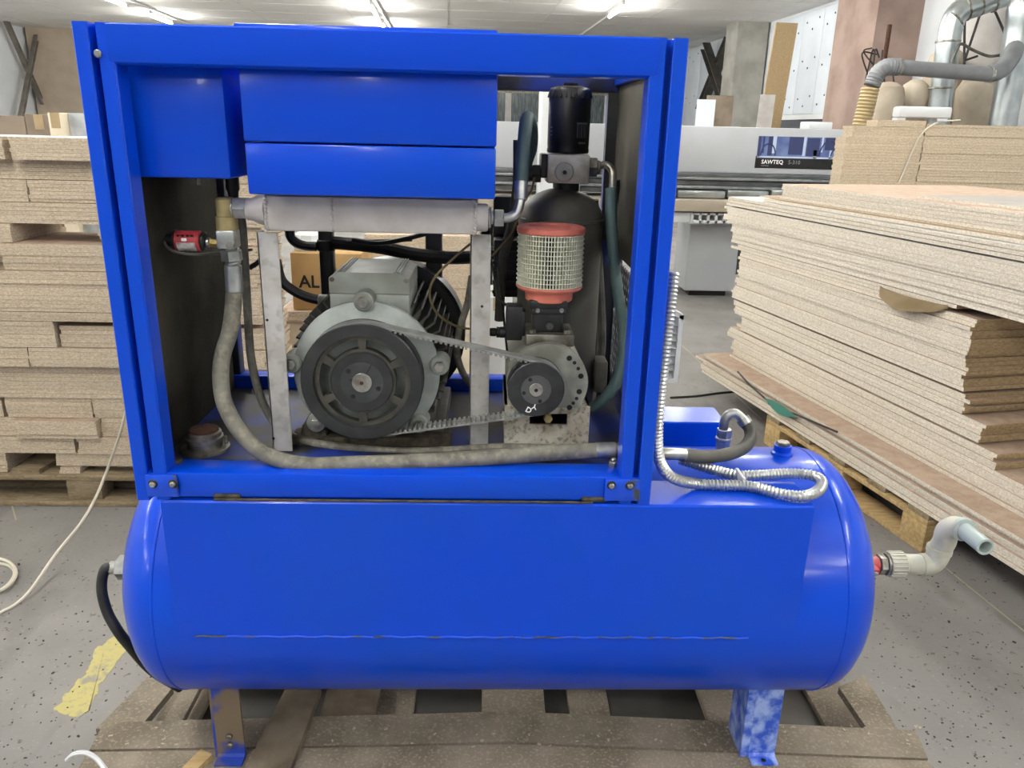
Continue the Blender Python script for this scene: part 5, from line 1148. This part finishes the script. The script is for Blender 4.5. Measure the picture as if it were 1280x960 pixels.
# hose from the frame to the tank on the right
hx = XRR+.004
bm = B(); sweep(bm, [at(806, 567, 1.55), at(832, 567, 1.55), at(856, 568, 1.56)], .0135, 14); f4 = part('ferrule', bm, 'zinc')
bm = B(); sweep(bm, [at(852, 568, 1.56), at(880, 571, 1.59), at(908, 568, 1.64), at(929, 560, 1.69), at(938, 548, 1.73), at(937, 536, 1.755), at(930, 526, 1.77)], .0152, 14); part('tank_hose', bm, 'hose_dark')
bm = B(); sweep(bm, [at(933, 530, 1.765), at(928, 523, 1.772)], .0165, 12, smooth=False); sweep(bm, [at(929, 524, 1.772), at(920, 517, 1.78), at(911, 518, 1.78), at(906, 526, 1.78), at(904, 538, 1.78)], .0115, 12); el = part('elbow_pipe', bm, 'zinc')
pz = at(904, 552, 1.78); bm = B(); hexa(bm, (pz.x, 1.78, pz.z+.012), (pz.x, 1.78, pz.z+.034), .0185); rcyl(bm, (pz.x, 1.78, pz.z+.005), (pz.x, 1.78, pz.z+.013), .02); hexa(bm, (pz.x, 1.78, .865), (pz.x, 1.78, pz.z+.006), .0175); part('hex_nut', bm, 'zinc', el)
# plug on the tank
pz = at(976, 575, 1.76); bm = B(); lathe(bm, (pz.x, 1.76, .865), (0, 0, 1), [(0, 0), (.028, 0), (.026, .016), (.0215, .02), (.0215, .035), (0, .035)], 22); bo = part('tank_boss', bm, 'blue'); bm = B(); hexa(bm, (pz.x, 1.76, .899), (pz.x, 1.76, .909), .0165); part('plug', bm, 'steel_dull', bo)
# filler cap on the deck
pz = atz(256, 548, .975); bm = B(); lathe(bm, (pz.x, pz.y, .9505), (0, 0, 1), [(0, 0), (.05, 0), (.05, .006), (.036, .008), (.036, .02), (.039, .022), (.039, .030), (.035, .032), (.035, .040), (.031, .043), (0, .043)], 32); fc_ = part('filler_neck', bm, 'steel_dull'); bm = B(); lathe(bm, (pz.x, pz.y, .992), (0, 0, 1), [(0, 0), (.031, 0), (.030, .006), (.012, .009), (0, .008)], 24); part('filler_cap', bm, 'rust', fc_)
bm = B(); pq = atz(283, 556, .953); rcyl(bm, (pq.x, pq.y, .9505), (pq.x, pq.y, .975), .004); part('stud', bm, 'steel_dull')
bm = B(); pq = atz(222, 577, .953); lathe(bm, (pq.x, pq.y, .9505), (0, 0, 1), [(0, 0), (.012, 0), (.009, .008), (0, .011)], 14); part('bolt', bm, 'grime')
# corrugated conduit down the post and looped on the flange
zf_ = .9055
cp = [at(842, 340, 1.50), at(838, 380, 1.49), at(832, 430, 1.48), at(826, 480, 1.475), at(822, 530, 1.475), at(822, 560, 1.48), at(827, 582, 1.49), at(842, 598, 1.50)] + [atz(x, y, z) for x, y, z in ((872, 605, zf_), (905, 606, zf_), (940, 608, zf_), (975, 617, zf_), (1005, 620, zf_+.002), (1023, 613, zf_+.006), (1027, 602, zf_+.008), (1015, 594, zf_+.008), (985, 592, zf_+.006), (950, 594, zf_+.004), (922, 594, zf_+.002), (895, 588, zf_), (868, 580, zf_+.002), (850, 574, zf_+.012))]
ribs(cp, .0098, .0080, .0028, 'conduit', 'conduit', AC, 10)
bm = B(); p = atz(925, 599, .906); bx(bm, (p.x-.004, p.y-.028, .893), (p.x+.004, p.y+.03, .921), .003); part('cable_tie', bm, 'strap_white')
# left drain hose on the tank end
dv = at(148, 698, TY); bm = B(); hexa(bm, (-.845, TY-.05, dv.z+.005), (-.892, TY-.05, dv.z+.005), .030); rcyl(bm, (-.891, TY-.05, dv.z+.005), (-.912, TY-.05, dv.z+.004), .016); dn = part('drain_fitting', bm, 'zinc')
bm = B(); sweep(bm, [Vector((-.905, TY-.05, dv.z+.004)), at(131, 712, TY-.06), at(127, 735, TY-.07), at(133, 762, TY-.08), at(145, 785, TY-.09), at(160, 805, TY-.08), at(190, 838, TY-.03), at(225, 860, TY+.02)], .0125, 12); part('drain_hose', bm, 'rubber')
# right outlet valve and plastic pipe
vz = at(1105, 705, TY).z; X9 = .962
bm = B(); rcyl(bm, (X9-.04, TY, vz), (X9+.05, TY, vz), .021, .004, 16); bx(bm, (X9+.012, TY-.045, vz-.008), (X9+.034, TY-.018, vz+.010), .004); ov = part('outlet_valve', bm, 'valve_red')
bm = B(); rcyl(bm, (X9+.022, TY-.046, vz), (X9+.022, TY-.050, vz), .006); part('handle_screw', bm, 'zinc', ov)
bm = B(); hexa(bm, (X9+.049, TY, vz), (X9+.067, TY, vz), .027); rcyl(bm, (X9+.066, TY, vz), (X9+.076, TY, vz), .029); part('steel_nut', bm, 'steel_dull', ov)
xq = X9+.074
bm = B(); lathe(bm, (xq, TY, vz), (1, 0, 0), [(0, 0), (.032, 0), (.032, .04), (.028, .044), (.028, .046), (0, .046)], 28)
for k in range(20): a = 2*math.pi*k/20; cyl(bm, (xq+.002, TY+.032*math.cos(a), vz+.032*math.sin(a)), (xq+.038, TY+.032*math.cos(a), vz+.032*math.sin(a)), .0022, seg=6)
part('pipe_union', bm, 'pvc_white', ov)
bm = B(); cyl(bm, (xq+.045, TY, vz), (xq+.09, TY, vz), .0265, seg=24); part('pipe_socket', bm, 'pvc_white', ov)
c9 = Vector((xq+.118, TY, vz))
bm = B(); sweep(bm, [Vector((xq+.088, TY, vz)), c9+Vector((-.008, 0, .002)), c9+Vector((.004, 0, .012)), c9+Vector((.010, 0, .03)), c9+Vector((.012, 0, .048))], .028, 20); lathe(bm, c9+Vector((.010, 0, .036)), Vector((.05, 0, 1)), [(0, 0), (.031, 0), (.031, .014), (0, .014)], 22); part('lower_elbow', bm, 'pvc_white', ov)
e1 = c9+Vector((.013, 0, .05))
tip = at(1232, 684, TY-.13); md = at(1203, 661, TY-.035)
bm = B(); sweep(bm, [e1, e1+Vector((.004, -.003, .02)), at(1184, 664, TY-.006), at(1193, 659, TY-.02), md], .0275, 20); ue = part('upper_elbow', bm, 'pvc_white', ov)
dd = (tip-md).normalized()
bm = B(); lathe(bm, md-dd*.004, dd, [(0, 0), (.030, 0), (.030, .012), (.026, .014), (0, .014)], 22); part('elbow_collar', bm, 'pvc_grey', ov)
bm = B(); Lp = (tip-md).length; lathe(bm, md, dd, [(.0205, 0), (.0205, Lp), (.0150, Lp), (.0150, .0)], 24, closed=True); part('stub_pipe', bm, 'pvc_grey', ov)
